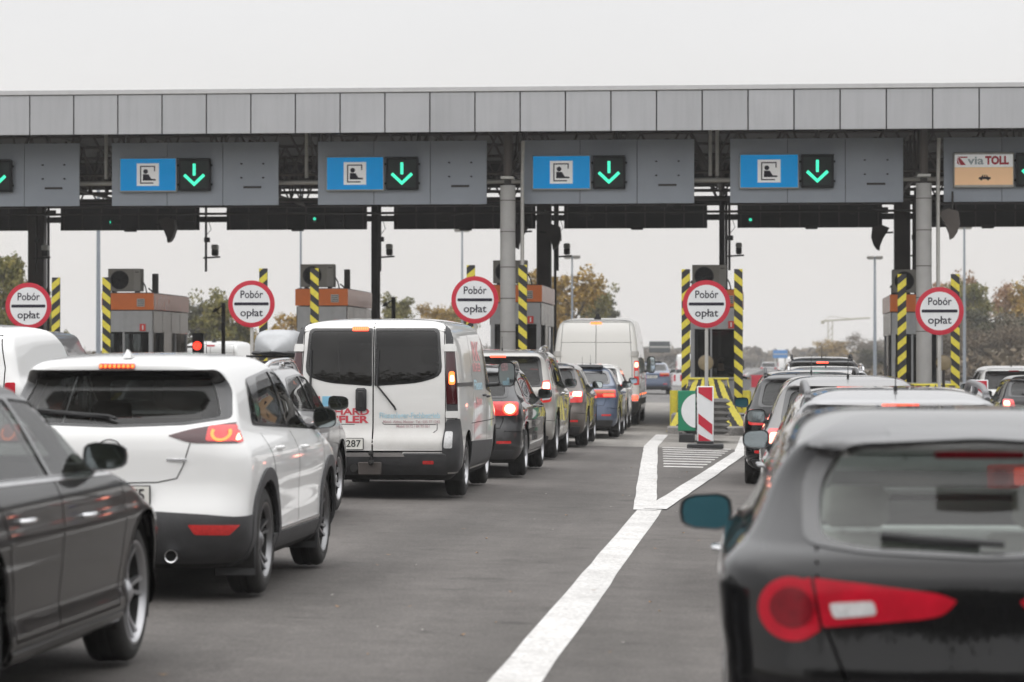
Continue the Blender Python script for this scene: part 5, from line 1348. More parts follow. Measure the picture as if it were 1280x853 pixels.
    car("delivery_van", "white delivery van with black rear windows, red and blue lettering and muddy lower doors", (-4.20, 30.6, gz(-4.20)), R(-.4), S, P_WVAN, panes=[fp], frame=ff, back=[bl, br], back_frame=[fl, mirx(fl)], shield=sh, wheels=(.95, 4.05, .33), extras=ex,
        glassm=G_CLR, backm=G_DRK, mirrors=(1.0, 3.75, 1.34, M_BLK, M_SILV, {'s': (.21, .12, .31), 'arm': .08, 'tall': True}), wheel_kw=dict(spokes=5, rim_m=M_RIM, rr=.62), cat="van", und_z=.36, seat_rear=False)

# ---- other cars of the queue (rear details by kind)
def generic(nm, lab, x, y, rz, kind, P, lit=True, plate=None, cat="car", W=1.78, L=4.5, H=1.46, rails=None, mir=None, glassm=None, rot=0, backm=None, mglass=None, group=None, extra=None, lampset=None, third=True):
    w = W/2
    if kind == 'estate':
        rear = [(.15, .3), (.25, .08), (.45, 0), (.62, .02), (.72, .06), (.95, .08), (1.02, .13), (H-.16, .42), (H-.10, .44), (H-.06, .40), (H-.03, .5), (H, 1.0)]; c1, c2, zc = 1.15, 1.9, .97
    elif kind == 'suv':
        rear = [(.15, .35), (.28, .10), (.50, 0), (.66, .03), (.78, .08), (1.05, .10), (1.15, .15), (H-.16, .32), (H-.10, .30), (H-.06, .28), (H-.03, .4), (H, .9)]; c1, c2, zc = 1.1, 1.85, 1.08
    elif kind == 'hatch':
        rear = [(.15, .3), (.25, .08), (.45, 0), (.62, .02), (.72, .07), (.92, .10), (1.02, .20), (H-.18, .52), (H-.11, .56), (H-.07, .50), (H-.03, .66), (H, 1.15)]; c1, c2, zc = 1.05, 1.75, .99
    else:   # sedan
        rear = [(.15, .25), (.25, .08), (.42, 0), (.60, .02), (.75, .05), (.92, .06), (.97, .10), (1.0, .28), (1.03, .52), (1.10, .66), (H-.12, 1.12), (H-.05, 1.30), (H, 1.8)]; c1, c2, zc = 1.15, 1.85, .97
    tum = .22 if kind != 'suv' else .19
    zl = {'suv': 1.10, 'estate': 1.0, 'hatch': 1.02, 'sedan': .985}[kind]
    half = None
    if kind == 'suv':
        half = [(.15, w-.25), (.25, w-.1), (.36, w-.03), (.6, w-.01), (.9, w), (1.0, w-.012), (1.08, w-.05), (H-.13, w-tum), (H-.07, w-tum-.05), (H-.035, w-tum-.11), (H-.015, w-tum-.19), (H-.005, w-tum-.27), (H, w-tum-.36)]
    S = mk(L, W, H, rear, zc=zc, c1=c1, c2=c2, tum=tum, arc=.03, ym=.5 if kind != 'sedan' else .56, half=half, ns=34)
    if kind == 'suv': S.z_und = .3
    yr_, yf_, r = .9, L-.92, (.36 if kind == 'suv' else .32)
    y0 = {'suv': 1.15, 'estate': 1.25, 'hatch': 1.0, 'sedan': 1.15}[kind]
    panes, fr = sideglass(L, H, zl+.03, zl-.02, y0, L-c1-.22, L*.47, slope_r=.12 if kind in ('estate', 'suv') else (.35 if kind == 'hatch' else .45), c1=c1, c2=c2,
                          quarter=(.62, y0-.06, .22) if kind in ('estate', 'suv') else None)
    zb0, zb1 = {'suv': (1.13, H-.14), 'estate': (1.05, H-.15), 'hatch': (1.06, H-.17), 'sedan': (1.08, H-.14)}[kind]
    if kind != 'sedan': zb1 = S.lip()-.045
    wb0, wb1 = w-.24, w-.31
    back = rounded([(-wb0, zb0), (wb0, zb0), (wb1, zb1), (-wb1, zb1)], .07)
    bf = rounded([(-wb0-.045, zb0-.025), (wb0+.045, zb0-.025), (wb1+.045, zb1+.035), (-wb1-.045, zb1+.035)], .07)
    sh = rounded([(-w+.24, zc+.09), (w-.24, zc+.09), (w-.33, H-.13), (-w+.33, H-.13)], .06)
    w_keep = w; w = w-.028
    A = M_ON if lit else M_RED
    ls = lampset or kind
    if ls == 'suv':
        lamp = rounded([(w-.21, .86), (w-.05, .88), (w-.07, 1.22), (w-.19, 1.20)], .04); subs = [('brake_element', rounded([(w-.185, 1.07), (w-.08, 1.07), (w-.09, 1.18), (w-.18, 1.18)], .03), M_ONH if lit else M_REDD), ('reversing_lamp', rounded([(w-.19, .90), (w-.07, .92), (w-.075, 1.0), (w-.185, 1.0)], .02), M_CLR)]
    elif ls == 'round':
        lamp = rounded([(w-.42, .80), (w-.05, .80), (w-.05, .98), (w-.40, .98)], .04); cx, cz = w-.155, .888
        subs = [('glow_element', [(cx+.088*math.cos(t), cz+.082*math.sin(t)) for t in np.linspace(0, 6.0, 20)], A), ('brake_element', [(cx+.066*math.cos(t), cz+.062*math.sin(t)) for t in np.linspace(0, 6.0, 20)], M_ONH if lit else M_REDD)]
    elif ls == 'wide':
        lamp = rounded([(w-.46, .84), (w-.30, .78), (w-.06, .78), (w-.06, .98), (w-.46, .94)], .03)
        subs = [('reversing_lamp', rounded([(w-.40, .84), (w-.26, .84), (w-.16, .90), (w-.36, .90)], .02), M_CLR), ('brake_element', rounded([(w-.24, .89), (w-.08, .88), (w-.08, .965), (w-.22, .965)], .02), M_ONH if lit else M_REDD)]
    elif ls == 'sedan':
        lamp = rounded([(w-.46, .80), (w-.04, .80), (w-.05, .95), (w-.46, .95)], .015)
        subs = [('amber_element', [(w-.44, .885), (w-.07, .885), (w-.08, .935), (w-.44, .935)], M_ORG), ('brake_element', [(w-.28, .82), (w-.08, .82), (w-.08, .87), (w-.28, .87)], M_ON if lit else M_REDD)]
    elif ls == 'block':
        lamp = rounded([(w-.33, .82), (w-.04, .82), (w-.05, .97), (w-.33, .97)], .02)
        subs = [('brake_element', rounded([(w-.16, .84), (w-.06, .84), (w-.065, .95), (w-.16, .95)], .02), A), ('bulb_dome', circ(w-.245, .895, .05, 16), M_RED)]
    else:
        lamp = rounded([(w-.30, .80), (w-.05, .80), (w-.06, 1.0), (w-.26, .99)], .04)
        subs = [('brake_element', rounded([(w-.20, .85), (w-.07, .85), (w-.08, .96), (w-.19, .96)], .03), M_ONH if lit else M_REDD)]
    w = w_keep
    bz = .60
    ex = [('stack', 'tail_lamp', 'B', lamp, M_RED if not lit else M_GLOW, .006, subs),
          ('seam', 'B', [(-w+.28, 1.0), (-w+.26, .75), (-w+.30, .64), (w-.30, .64), (w-.26, .75), (w-.28, 1.0)], .007), ('seam', 'RL', [(.01, .60), (.5, .58)], .006),
          ('plate', 0, .78 if kind != 'estate' else .74, plate or random.choice(['WE 402KL', 'SK 517XA', 'DJ 8801P', 'EL 3ML40', 'PZ 915HR']), 0),
          ('patch', 'bumper_trim', 'B', rounded([(-w+.16, .24), (w-.16, .24), (w-.12, .36), (-w+.12, .36)], .02), M_PLA, .007),
          ('mpatch', 'reflector', 'B', rounded([(w-.34, .44), (w-.16, .44), (w-.16, .475), (w-.34, .475)], .01), M_REFL, .006),
          ('handle', L*.47-.30, .90 if kind != 'suv' else 1.0, P if kind != 'suv' else M_CHR), ('handle', L*.47+.62, .88 if kind != 'suv' else .98, P if kind != 'suv' else M_CHR)]+doors(L, y0-.2, L*.47, L-c1-.1, z0=.31, zt=zl-.04)
    if kind != 'sedan': ex.append(('wiper', [(.02, zb0-.03), (0, zb0), (-.42, zb0+.03)], M_BLK))
    if kind != 'sedan' and third: ex.append(('third', 0, .12, .022, M_ON if lit else M_REDD, None))
    if rails: ex.append(('rails', w-.30, .75, L*.60, rails, .068))
    def more(root, S):
        q = MB(); p = S.hit('T', .0, 1.0 if kind != 'sedan' else 1.9)[0]; q.tube([p, p+Vector((0, -.04, .22))], .004, M_BLK, 6, r2=.0025); q.tube([p, p+Vector((0, 0, .03))], .012, M_BLK, 8); q.build("roof_aerial", root)
    ex.append(('fn', more))
    if extra: ex += extra
    mx = mir or (M_BLK, M_SILV)
    return car(nm, lab, (x, y, gz(x)), rz, S, P, panes=panes, frame=fr, back=[back], back_frame=[bf], shield=sh, wheels=(yr_, yf_, r), extras=ex, glassm=glassm or G_TNT, backm=backm or glassm or G_TNT, group=group,
               mirrors=(w-.07, L-c1-.38, zl+.05, mx[0], mglass or mx[1], {'s': (.20, .11, .145)}), cat=cat, wheel_kw=dict(spokes=7 if kind != 'suv' else 5, double=kind == 'suv', rim_m=M_RIM, rr=.66))

def tall_van(nm, lab, x, y, P, L=5.4, H=2.56, W=2.05, lit=True, group=None, rear_glass=False, rz=0, lo=False):
    w = W/2
    k = H/2.52
    S = mk(L, W, H, [(.15, .3), (.3, .1), (.45, .02), (.62, .0), (.70, .05), (1.2, .06), (H-.4, .12), (H-.12, .20), (H-.06, .26), (H-.02, .42), (H, 1.0)],
           front=[(.15, L-.2), (.3, L-.03), (.6, L), (.85, L-.05), (1.0, L-.2), (1.12, L-.55), (1.25, L-.85), (1.7, L-1.25), (H-.35, L-1.75), (H-.08, L-2.1), (H, L-2.8)],
           half=[(.15, w-.25), (.25, w-.1), (.4, w-.02), (.7, w), (1.2, w), (H*.7, w-.04), (H-.3, w-.10), (H-.12, w-.15), (H-.07, w-.19), (H-.035, w-.26), (H-.015, w-.36), (H, w-.52)],
           rr=[(.15, .15), (H-.3, .10), (H, .25)], rf=[(.15, .4), (1, .4), (1.5, .3), (H, .4)], arc=.03, bow=(.02, .2), tap=(.01, .06), zb=1.5)
    S.z_und = .3
    fp = rounded([(L-2.1, 1.32), (L-1.15, 1.26), (L-1.45, 1.80 if not lo else 1.62), (L-2.1, 1.84 if not lo else 1.66)], [.04, .05, .12, .05])
    ff = rounded([(L-2.15, 1.28), (L-1.06, 1.22), (L-1.42, 1.86 if not lo else 1.68), (L-2.15, 1.90 if not lo else 1.70)], .05)
    sh = rounded([(-w+.2, 1.34), (w-.2, 1.34), (w-.32, min(1.9, H-.32)), (-w+.32, min(1.9, H-.32))], .08)
    ex = [('stack', 'tail_lamp', 'B', rounded([(w-.13, .95), (w-.015, .95), (w-.03, 1.52), (w-.12, 1.52)], .02) if H > 2 else rounded([(w-.17, 1.0), (w-.06, 1.0), (w-.07, 1.26), (w-.16, 1.26)], .02), M_GLOW if lit else M_RED, .01,
            [('brake_element', rounded([(w-.115, 1.36), (w-.035, 1.36), (w-.04, 1.48), (w-.11, 1.48)], .02), M_ONH if lit else M_REDD), ('reversing_lamp', rounded([(w-.115, 1.15), (w-.03, 1.15), (w-.035, 1.28), (w-.11, 1.28)], .02), M_CLR)] if H > 2 else []),
          ('patch', 'rear_bumper', 'B', rounded([(-w+.03, .32), (w-.03, .32), (w-.03, .56), (-w+.03, .56)], .03), M_PLA, .03, .02), ('mpatch', 'reflector', 'B', rounded([(w-.17, .58), (w-.04, .58), (w-.04, .70), (w-.17, .70)], .01), M_ON if lit else M_RED, .012),
          ('seam', 'B', [(0, H-.13), (0, .57)], .012), ('seam', 'B', [(w-.17, .6), (w-.17, 1.4), (w-.24, H-.13), (-w+.24, H-.13), (-w+.17, 1.4), (-w+.17, .6)], .010), ('plate', -.30, .72, 'NE 77142', 0),
          ('seam', 'RL', [(L-2.2, .4), (L-2.2, H-.45)], .008), ('seam', 'RL', [(L-3.6, .6), (L-3.6, H-.45)], .008), ('mpatch', 'sill_trim', 'R', [(.1, .48), (L-1.5, .48), (L-1.5, .62), (.1, .62)], M_PLA, .012), ('handle', L-3.3, 1.08, M_BLK)]
    if H > 2:
        ex += [('seam', 'B', [(-w+.18, 1.95), (w-.18, 1.95)], .008), ('mpatch', 'door_hinge', 'B', rounded([(w-.20, 1.62), (w-.04, 1.62), (w-.045, 1.74), (w-.20, 1.74)], .01), mat("hinge_grey", (.45, .44, .42), .5), .03),
               ('third', 0, .13, .045, M_AMB if lit else M_RED, None)]
        for i in range(4): ex.append(('mpatch', 'side_marker', 'R', [(.6+i*1.1, .70), (.72+i*1.1, .70), (.72+i*1.1, .74), (.6+i*1.1, .74)], M_AMB, .01))
    def more(root, S):
        q = MB(); q.box((0, .8, H-.03), (.16, .10, .10), M_BLK, bev=.03); q.tube([(0, .8, H), (0, .8, H+.07)], .045, M_BLK, 10); q.build("roof_vent", root)
    if H > 2: ex.append(('fn', more))
    return car(nm, lab, (x, y, gz(x)), rz, S, P, panes=[fp], frame=ff, back=[], shield=sh, wheels=(1.0, L-1.0, .34), extras=ex, mirrors=(w+.02, L-1.5, 1.42 if H > 2 else 1.18, M_BLK, M_SILV, {'s': (.22, .13, .42 if H > 2 else .22), 'arm': .1, 'tall': True}),
               wheel_kw=dict(spokes=5, rim_m=M_RIMD, rr=.62), cat="van", group=group, und_z=.36, seat_rear=False)

crossover(); saloon(); near_hatch(); panel_van()
generic("hatchback_car", "silver hatchback squeezed between the white crossover and the lettered van", -5.02, 24.45, R(-1), 'hatch', paint('paint_pale_silver', (.44, .44, .44), metal=.5), L=4.25, W=1.74, H=1.47, lit=True, rails=M_CHR, mir=(P_SIL, M_SILV), glassm=G_CLR)
generic("estate_car", "dark grey estate with round bright brake lights right in front of the lettered van", -3.96, 36.4, R(-.3), 'estate', P_DGR, L=4.77, W=1.82, H=1.47, lampset='round', rails=M_CHR, glassm=G_TNT)
generic("sport_utility_car", "silver-beige tall utility car with roof rails, between the dark estate and the taupe hatchback", -4.02, 43.2, 0, 'suv', P_SILW, L=4.6, W=1.80, H=1.70, rails=P_SIL, mir=(M_BLK, M_SILV))
generic("hatchback_car", "taupe brown hatchback behind the blue saloon, red and white tail lamps lit", -3.93, 49.6, 0, 'hatch', P_TAU, L=4.33, W=1.79, H=1.49, lampset='wide', mir=(M_BLK, M_SILV))
generic("saloon_car", "light blue saloon with a notched boot in the queue behind the cream van", -3.60, 55.6, 0, 'sedan', P_BLU, L=4.15, W=1.66, H=1.42, glassm=G_CLR, mir=(M_BLK, M_SILV))
generic("hatchback_car", "white hatchback just behind the cream high-roof van", -3.74, 61.6, 0, 'hatch', P_WHT, L=3.95, W=1.68, H=1.47, mir=(M_BLK, M_SILV))
tall_van("high_roof_van", "cream high-roof van without rear windows at the booth window", -3.88, 67.0, P_CRM)
tall_van("delivery_van", "plain white small van seen above the dark saloon at the left edge", -7.86, 26.3, P_WHT, L=4.4, H=1.84, W=1.80, lit=False, lo=True)
# right-hand queue
generic("estate_car", "silver estate with thick grey roof rails directly in front of the black hatchback", .90, 18.1, R(.4), 'estate', P_SIL, L=4.6, W=1.77, H=1.46, rails=mat("rail_grey", (.18, .18, .185), .4, metal=.5), glassm=G_CLR, lampset='block', backm=G_CLR)
generic("hatchback_car", "mid grey hatchback half hidden in front of the silver estate", .83, 26.4, 0, 'hatch', paint("paint_mid_grey", (.16, .155, .15), metal=.5), L=4.1, W=1.70, H=1.50, mir=(M_BLK, M_SILV), glassm=G_CLR)
generic("estate_car", "black estate with a blue-tinted mirror beside the striped crash nose", .66, 36.6, 0, 'estate', P_BLK, L=4.6, W=1.80, H=1.50, mir=(M_BLK, M_BLUM), rails=M_BLK)
generic("estate_car", "silver estate with slim roof rails ahead of the black estate", 1.05, 45.5, 0, 'estate', P_SIL, L=4.6, W=1.80, H=1.56, rails=M_CHR, lit=False)
generic("sport_utility_car", "dark utility car with its high brake light on beside the middle booth", 1.25, 58.0, 0, 'suv', P_DGR, L=4.5, W=1.82, H=1.74, rails=M_BLK, backm=G_DRK)
# ------------------------------------------------------------------ more vehicles
box_car = generic("estate_car", "dark estate carrying a grey roof box, left of the lettered van", -8.75, 49.4, 0, 'estate', P_DGR, L=4.6, W=1.80, H=1.50, rails=M_BLK, lit=False)
t = thing("roof_box", "silver grey streamlined roof box on the dark estate's rails", "roof box", (-8.75, 51.6, gz(-8.75)+1.56))
q = MB(); vs = []; fs = []; n = 20; k = 14
for i in range(k+1):
    f = i/k; y = -1.05+2.1*f; s_ = min(1, (1-abs(2*f-1)**5)**.5+.02); sh_ = 1 if f < .6 else 1-.45*((f-.6)/.4)**1.5
    for j in range(n):
        a = 2*math.pi*j/n; c, s2 = math.cos(a), math.sin(a)
        vs.append((.41*abs(c)**.55*(1 if c > 0 else -1)*s_, y, (.40*sh_*abs(s2)**.6*s_ if s2 > 0 else -.05*abs(s2)**.4*s_)))
for i in range(k):
    for j in range(n): fs.append((i*n+j, i*n+(j+1) % n, (i+1)*n+(j+1) % n, (i+1)*n+j))
fs.append(tuple(range(n))[::-1]); fs.append(tuple(k*n+j for j in range(n)))
q.add(vs, [f[::-1] for f in fs], mat("roofbox_silver", (.42, .43, .44), .4, metal=.3), Matrix.Translation((0, 0, .10))); q.build("lid", t, 60)
q = MB(); q.box((0, 0, .07), (.80, 1.9, .07), M_BLK, bev=.03); q.box((0, -.6, .01), (1.1, .06, .04), M_BLK); q.box((0, .6, .01), (1.1, .06, .04), M_BLK); q.build("tray", t)
P_GRV = paint("paint_grey_van", (.20, .20, .205), metal=.2, amt=.2)
tall_van("delivery_van", "grey van partly hidden beyond the plain white van at the far left", -13.55, 49.5, P_GRV, H=2.14, L=5.2, W=1.95, lit=False)
tv = tall_van("box_van", "small white tall van beyond the left booth, beside the red traffic light", -18.0, 92.0, P_WHT, H=2.35, L=5.2, W=2.0, lit=False)
generic("people_carrier", "white people carrier in the farthest right lane by the marker board", 5.85, 66.5, 0, 'suv', P_WHT, L=4.6, W=1.8, H=1.66, lit=False, backm=G_DRK)
generic("hatchback_car", "black hatchback with a lit orange-red lamp at the right edge", 5.62, 57.3, 0, 'hatch', P_BLK, L=4.2, W=1.76, H=1.48, mir=(M_BLK, M_SILV))
src = generic("saloon_car", "distant dark blue saloon driving off past the cream van's mirror", -4.9, 128.0, 0, 'sedan', P_BLU, L=4.3, W=1.72, H=1.45, lit=False)
allc = {}
for o in bpy.data.objects:
    if o.parent: allc.setdefault(o.parent.name, []).append(o)
def copy_tree(o, par=None):
    c = o.copy(); COL.objects.link(c)
    if par: c.parent = par
    for ch in allc.get(o.name, []): copy_tree(ch, c)
    return c
def far_copy(o, x, y, lab, rz=0):
    c = copy_tree(o); c.location = (x, y, gz(x)); c.rotation_euler = (0, 0, rz); c["label"] = lab; c["group"] = "distant traffic on the motorway"; return c
src["group"] = "distant traffic on the motorway"
by = {o["label"]: o for o in bpy.data.objects if "label" in o and o.parent is None}
W_ = by["white hatchback just behind the cream high-roof van"]; E_ = by["silver estate with slim roof rails ahead of the black estate"]
far_copy(W_, -2.1, 210, "distant white hatchback between the cream van and the middle island")
far_copy(tv, -5.6, 300, "distant white tall van on the motorway above the red and white barriers")
far_copy(tv, -8.8, 330, "farther white tall van on the motorway, behind the cream van's mirror")
far_copy(E_, 1.9, 150, "distant silver estate right of the middle booth")
far_copy(W_, 2.6, 240, "distant white hatchback on the motorway right of the middle booth")
far_copy(tv, 3.2, 380, "distant white tall van low on the horizon right of the middle booth")
far_copy(E_, .8, 300, "farthest silver estate right of the middle booth")

# ------------------------------------------------------------------ motorway furniture
for i in range(7):
    x = -9.4+i*1.5; y = 176
    q = MB(); g = gz(x); q.prism([(-.72, 0), (.72, 0), (.72, .15), (.66, .2), (.66, .75), (-.66, .75), (-.66, .2), (-.72, .15)], -.2, .2, M_SGW if i % 2 else M_SGR, face_at(x, y, g))
    if i % 2:
        for k in range(3): q.box((x-.4+k*.4, y-.205, g+.45), (.12, .008, .40), M_SGR)
    tag(q.build("road_barrier", smooth=30), ("white" if i % 2 else "red") + " plastic road barrier, number " + "one two three four five six seven".split()[i] + " from the left in the distant row", "road barrier", "distant row of red and white barriers")
def rail_line(x0, y0, x1, y1, lab, step=4.0):
    t = thing("crash_rail", lab, "guard rail", (x0, y0, gz(x0))); L_ = math.hypot(x1-x0, y1-y0); n = int(L_/step)
    q = MB(); a = Vector((x0, y0, gz(x0))); b = Vector((x1, y1, gz(x1)))
    for zz, dx in ((.78, 0), (.70, -.03), (.62, 0), (.54, -.03)): q.tube([a+Vector((dx, 0, zz)), b+Vector((dx, 0, zz))], .035, mat("galvanised", (.30, .30, .30), .45, metal=.6), 6)
    child(q, "rail", t)
    for i in range(min(n, 60)):
        p = a.lerp(b, i/n); q = MB(); q.box((p.x+.08, p.y, p.z+.35), (.08, .12, .75), mat("galvanised", (.30,)*3)); child(q, "rail_post", t)
rail_line(9.8, 96, 9.8, 300, "grey steel crash rail along the motorway's right edge")
rail_line(-1.2, 100, .2, 300, "grey steel crash rail on the motorway's central strip")
rail_line(-17.5, 110, -14, 300, "grey steel crash rail along the motorway's left edge")
def mast(px, top, Y, lab, r=.11):
    x = (px-951)/3556*Y; zt = 1.5+(452-top)/3556*Y
    t = thing("lamp_mast", lab, "lamp mast", (x, Y, gz(x)), group="tall lamp masts of the plaza")
    q = MB(); q.tube([(x, Y, -.3), (x, Y, zt)], r, mat("mast_grey", (.27, .30, .34), .5, metal=.3), 10, r2=r*.55); child(q, "mast", t, 50)
    for a in (-1, 1):
        q = MB(); q.box((x+a*.25, Y, zt-.05), (.42, .5, .16), M_ACU, bev=.03); q.box((x+a*.25, Y, zt-.15), (.3, .4, .03), M_CLR); child(q, "lamp_head", t)
for a in ((112, 150, 105, "thick blue-grey lamp mast behind the left booth", .10), (372, 150, 108, "tall lamp mast right of the second toll sign", .055), (577, 286, 170, "slim lamp mast above the third toll sign", .09), (715.5, 320, 160, "short lamp mast with twin heads by the ochre tree", .08),
          (1092, 322, 165, "slim lamp mast between the middle and right booths", .11), (1202, 285, 175, "slim lamp mast right of the last toll sign", .11)): mast(*a)
def road_sign(px0, px1, py0, py1, Y, m, lab, legs=True):
    s_ = Y/3556; x0, x1 = (px0-951)*s_, (px1-951)*s_; z0, z1 = 1.5+(452-py1)*s_, 1.5+(452-py0)*s_
    t = thing("motorway_sign", lab, "road sign", ((x0+x1)/2, Y, 0)); q = MB(); q.box(((x0+x1)/2, Y, (z0+z1)/2), (x1-x0, .12, z1-z0), m, bev=.03)
    o = child(q, "panel", t); q = MB(); q.box(((x0+x1)/2, Y-.07, (z0+z1)/2), ((x1-x0)*.94, .02, .12), M_STLP); child(q, "panel_joint", o)
    if legs:
        for k, x in enumerate((x0*.85+x1*.15, x0*.15+x1*.85)):
            q = MB(); q.tube([(x, Y+.15, -.2), (x, Y+.15, z1)], .12, M_STLP, 8); child(q, "post", t)
    else:
        q = MB(); q.tube([(x0-3.2, Y+.2, -.2), (x0-3.2, Y+.2, (z0+z1)/2), (x0+1, Y+.2, (z0+z1)/2)], .14, M_STLP, 8); child(q, "cantilever_arm", t)
road_sign(812, 838, 427, 441, 210, mat("sign_back_grey", (.085, .095, .10), .6), "dark grey sign back on a cantilever above the distant motorway", False)
road_sign(966, 984, 438, 448, 330, mat("sign_blue_far", (.06, .22, .50), .5), "small pale blue motorway sign far off right of the middle booth")
# tower crane on the horizon
Y = 800; sx = Y/3556; cx_ = (1037-951)*sx; zt = 1.5+(452-402)*sx
t = thing("tower_crane", "faint tower crane far off on the horizon", "crane", (cx_, Y, 0)); q = MB(); m = mat("crane_grey", (.25, .22, .12), .6)
for a in (-.6, .6): q.tube([(cx_+a, Y, -.5), (cx_+a, Y, zt)], .14, m, 5)
for i in range(int(zt/1.6)): q.tube([(cx_-.6, Y, i*1.6), (cx_+.6, Y, i*1.6+1.6)], .09, m, 4)
child(q, "mast", t); q = MB(); q.tube([(cx_-2.2, Y, zt), (cx_+11, Y, zt+.9)], .22, m, 5); q.tube([(cx_-2.0, Y, zt), (cx_, Y, zt+1.4), (cx_+6, Y, zt+.6)], .08, m, 4); child(q, "jib", t); q = MB(); q.box((cx_-2.1, Y, zt-.3), (.9, .6, .9), m); child(q, "counterweight", t)

# ------------------------------------------------------------------ trees
def leaf_mat(name, cols):
    m = bpy.data.materials.new(name); m.use_nodes = True; MATS[name] = m
    nt = m.node_tree; b = nt.nodes["Principled BSDF"]; N = nt.nodes.new; K = nt.links.new
    g = N("ShaderNodeNewGeometry"); r = N("ShaderNodeValToRGB"); r.color_ramp.interpolation = 'LINEAR'
    t = N("ShaderNodeTexCoord"); n = N("ShaderNodeTexNoise"); n.inputs["Scale"].default_value = .55; n.inputs["Detail"].default_value = 3; K(t.outputs["Object"], n.inputs[0])
    a = N("ShaderNodeMath"); a.operation = 'MULTIPLY_ADD'; K(g.outputs["Random Per Island"], a.inputs[0]); a.inputs[1].default_value = .45
    s_ = N("ShaderNodeMapRange"); s_.inputs[1].default_value = .3; s_.inputs[2].default_value = .7; s_.inputs[4].default_value = .55; K(n.outputs[0], s_.inputs[0]); K(s_.outputs[0], a.inputs[2]); K(a.outputs[0], r.inputs[0])
    e = r.color_ramp.elements; e[0].color = (*cols[0], 1); e[1].color = (*cols[-1], 1)
    for i, c in enumerate(cols[1:-1]): x_ = e.new((i+1)/(len(cols)-1)); x_.color = (*c, 1)
    K(r.outputs[0], b.inputs["Base Color"]); b.inputs["Roughness"].default_value = .7; b.inputs["Specular IOR Level"].default_value = .2
    return m
LM = {'olive': leaf_mat("leaves_olive", [(.060, .066, .020), (.12, .12, .035), (.20, .175, .05), (.30, .23, .07)]),
      'ochre': leaf_mat("leaves_ochre", [(.13, .10, .03), (.25, .17, .045), (.36, .235, .055), (.42, .24, .06)]),
      'yellow': leaf_mat("leaves_yellow", [(.20, .15, .04), (.32, .22, .05), (.40, .25, .06), (.36, .17, .05)]),
      'rust': leaf_mat("leaves_rust", [(.16, .09, .045), (.26, .14, .07), (.33, .20, .10), (.20, .15, .09)]),
      'dark': leaf_mat("leaves_dark", [(.040, .044, .030), (.06, .062, .035), (.085, .08, .045), (.12, .10, .06)]),
      'bare': leaf_mat("twigs_bare", [(.085, .072, .050), (.12, .10, .068), (.16, .125, .085), (.20, .15, .10)])}
M_BARK = mat("bark", (.075, .06, .048), .9, var=.3, scale=4, bump=.5)
def make_tree(h, w, lm, n=2600, leaf=.22, seed=1, airy=.5):
    rnd = random.Random(seed)
    root = bpy.data.objects.new("tree", None); COL.objects.link(root)
    q = MB(); tips = []
    def limb(p, d, ln, r, depth):
        pts = [p]; c = p.copy(); dd = d.copy()
        for i in range(4):
            dd = (dd+Vector((rnd.uniform(-.22, .22), rnd.uniform(-.22, .22), rnd.uniform(-.05, .18)))).normalized(); c = c+dd*ln/4; pts.append(c.copy())
        q.tube(pts, r, M_BARK, 6 if depth else 9, r2=r*.45)
        if depth >= 3: tips.append((c, ln)); return
        tips.append((pts[3], ln*.8))
        for k in range(4 if depth else 6):
            f = rnd.uniform(.35, 1.0); j = min(3, int(f*4)); pp = pts[j].lerp(pts[j+1], f*4-j)
            a = rnd.uniform(0, 6.28); up = rnd.uniform(.25, 1.0); nd = Vector((math.cos(a)*w/h*1.5, math.sin(a)*w/h*1.5, up)).normalized()
            limb(pp, (nd+dd*.35).normalized(), ln*rnd.uniform(.48, .68), r*.45, depth+1)
    limb(Vector((0, 0, -.3)), Vector((0, 0, 1)), h*.52, h*.022, 0)
    o = q.build("trunk", root, 60)
    L_ = MB(); mx = max(t_[0].z for t_ in tips); kz = (h*.96)/mx; mxw = max(max(abs(t_[0].x), abs(t_[0].y)) for t_ in tips); kw = min(1.6, w*.47/mxw)
    cl = [(Vector((c.x*kw, c.y*kw, c.z*kz if c.z*kz > h*.18 else c.z)), max(.35, ln*.42*kz)) for c, ln in tips]
    # low skirt of shrubs round the foot of the tree crown
    vs = []; fs = []
    per = max(6, n//len(cl))
    for c, rr in cl:
        for _ in range(per):
            g = Vector((rnd.gauss(0, 1), rnd.gauss(0, 1), rnd.gauss(0, .8))); g.normalize(); p = c+g*rr*rnd.random()**.45*(1.0+airy*rnd.random())
            u = Vector((rnd.gauss(0, 1), rnd.gauss(0, 1), rnd.gauss(0, 1))).normalized(); v = u.cross(Vector((rnd.gauss(0, 1), rnd.gauss(0, 1), rnd.gauss(0, 1)))).normalized()
            s_ = leaf*rnd.uniform(.5, 1.2); k = len(vs)
            vs += [p-u*s_, p+v*s_*.6, p+u*s_, p-v*s_*.6]; fs.append((k, k+1, k+2, k+3))
    L_.add(vs, fs, lm); L_.build("crown", root, shade=False)
    # stretch the limbs the same way as the crown
    for v in o.data.vertices:
        f = min(1, max(0, v.co.z/(h*.2))); v.co.x *= 1+(kw-1)*f; v.co.y *= 1+(kw-1)*f
        if v.co.z > h*.18/kz: v.co.z = v.co.z*kz
    return root
protos = {}
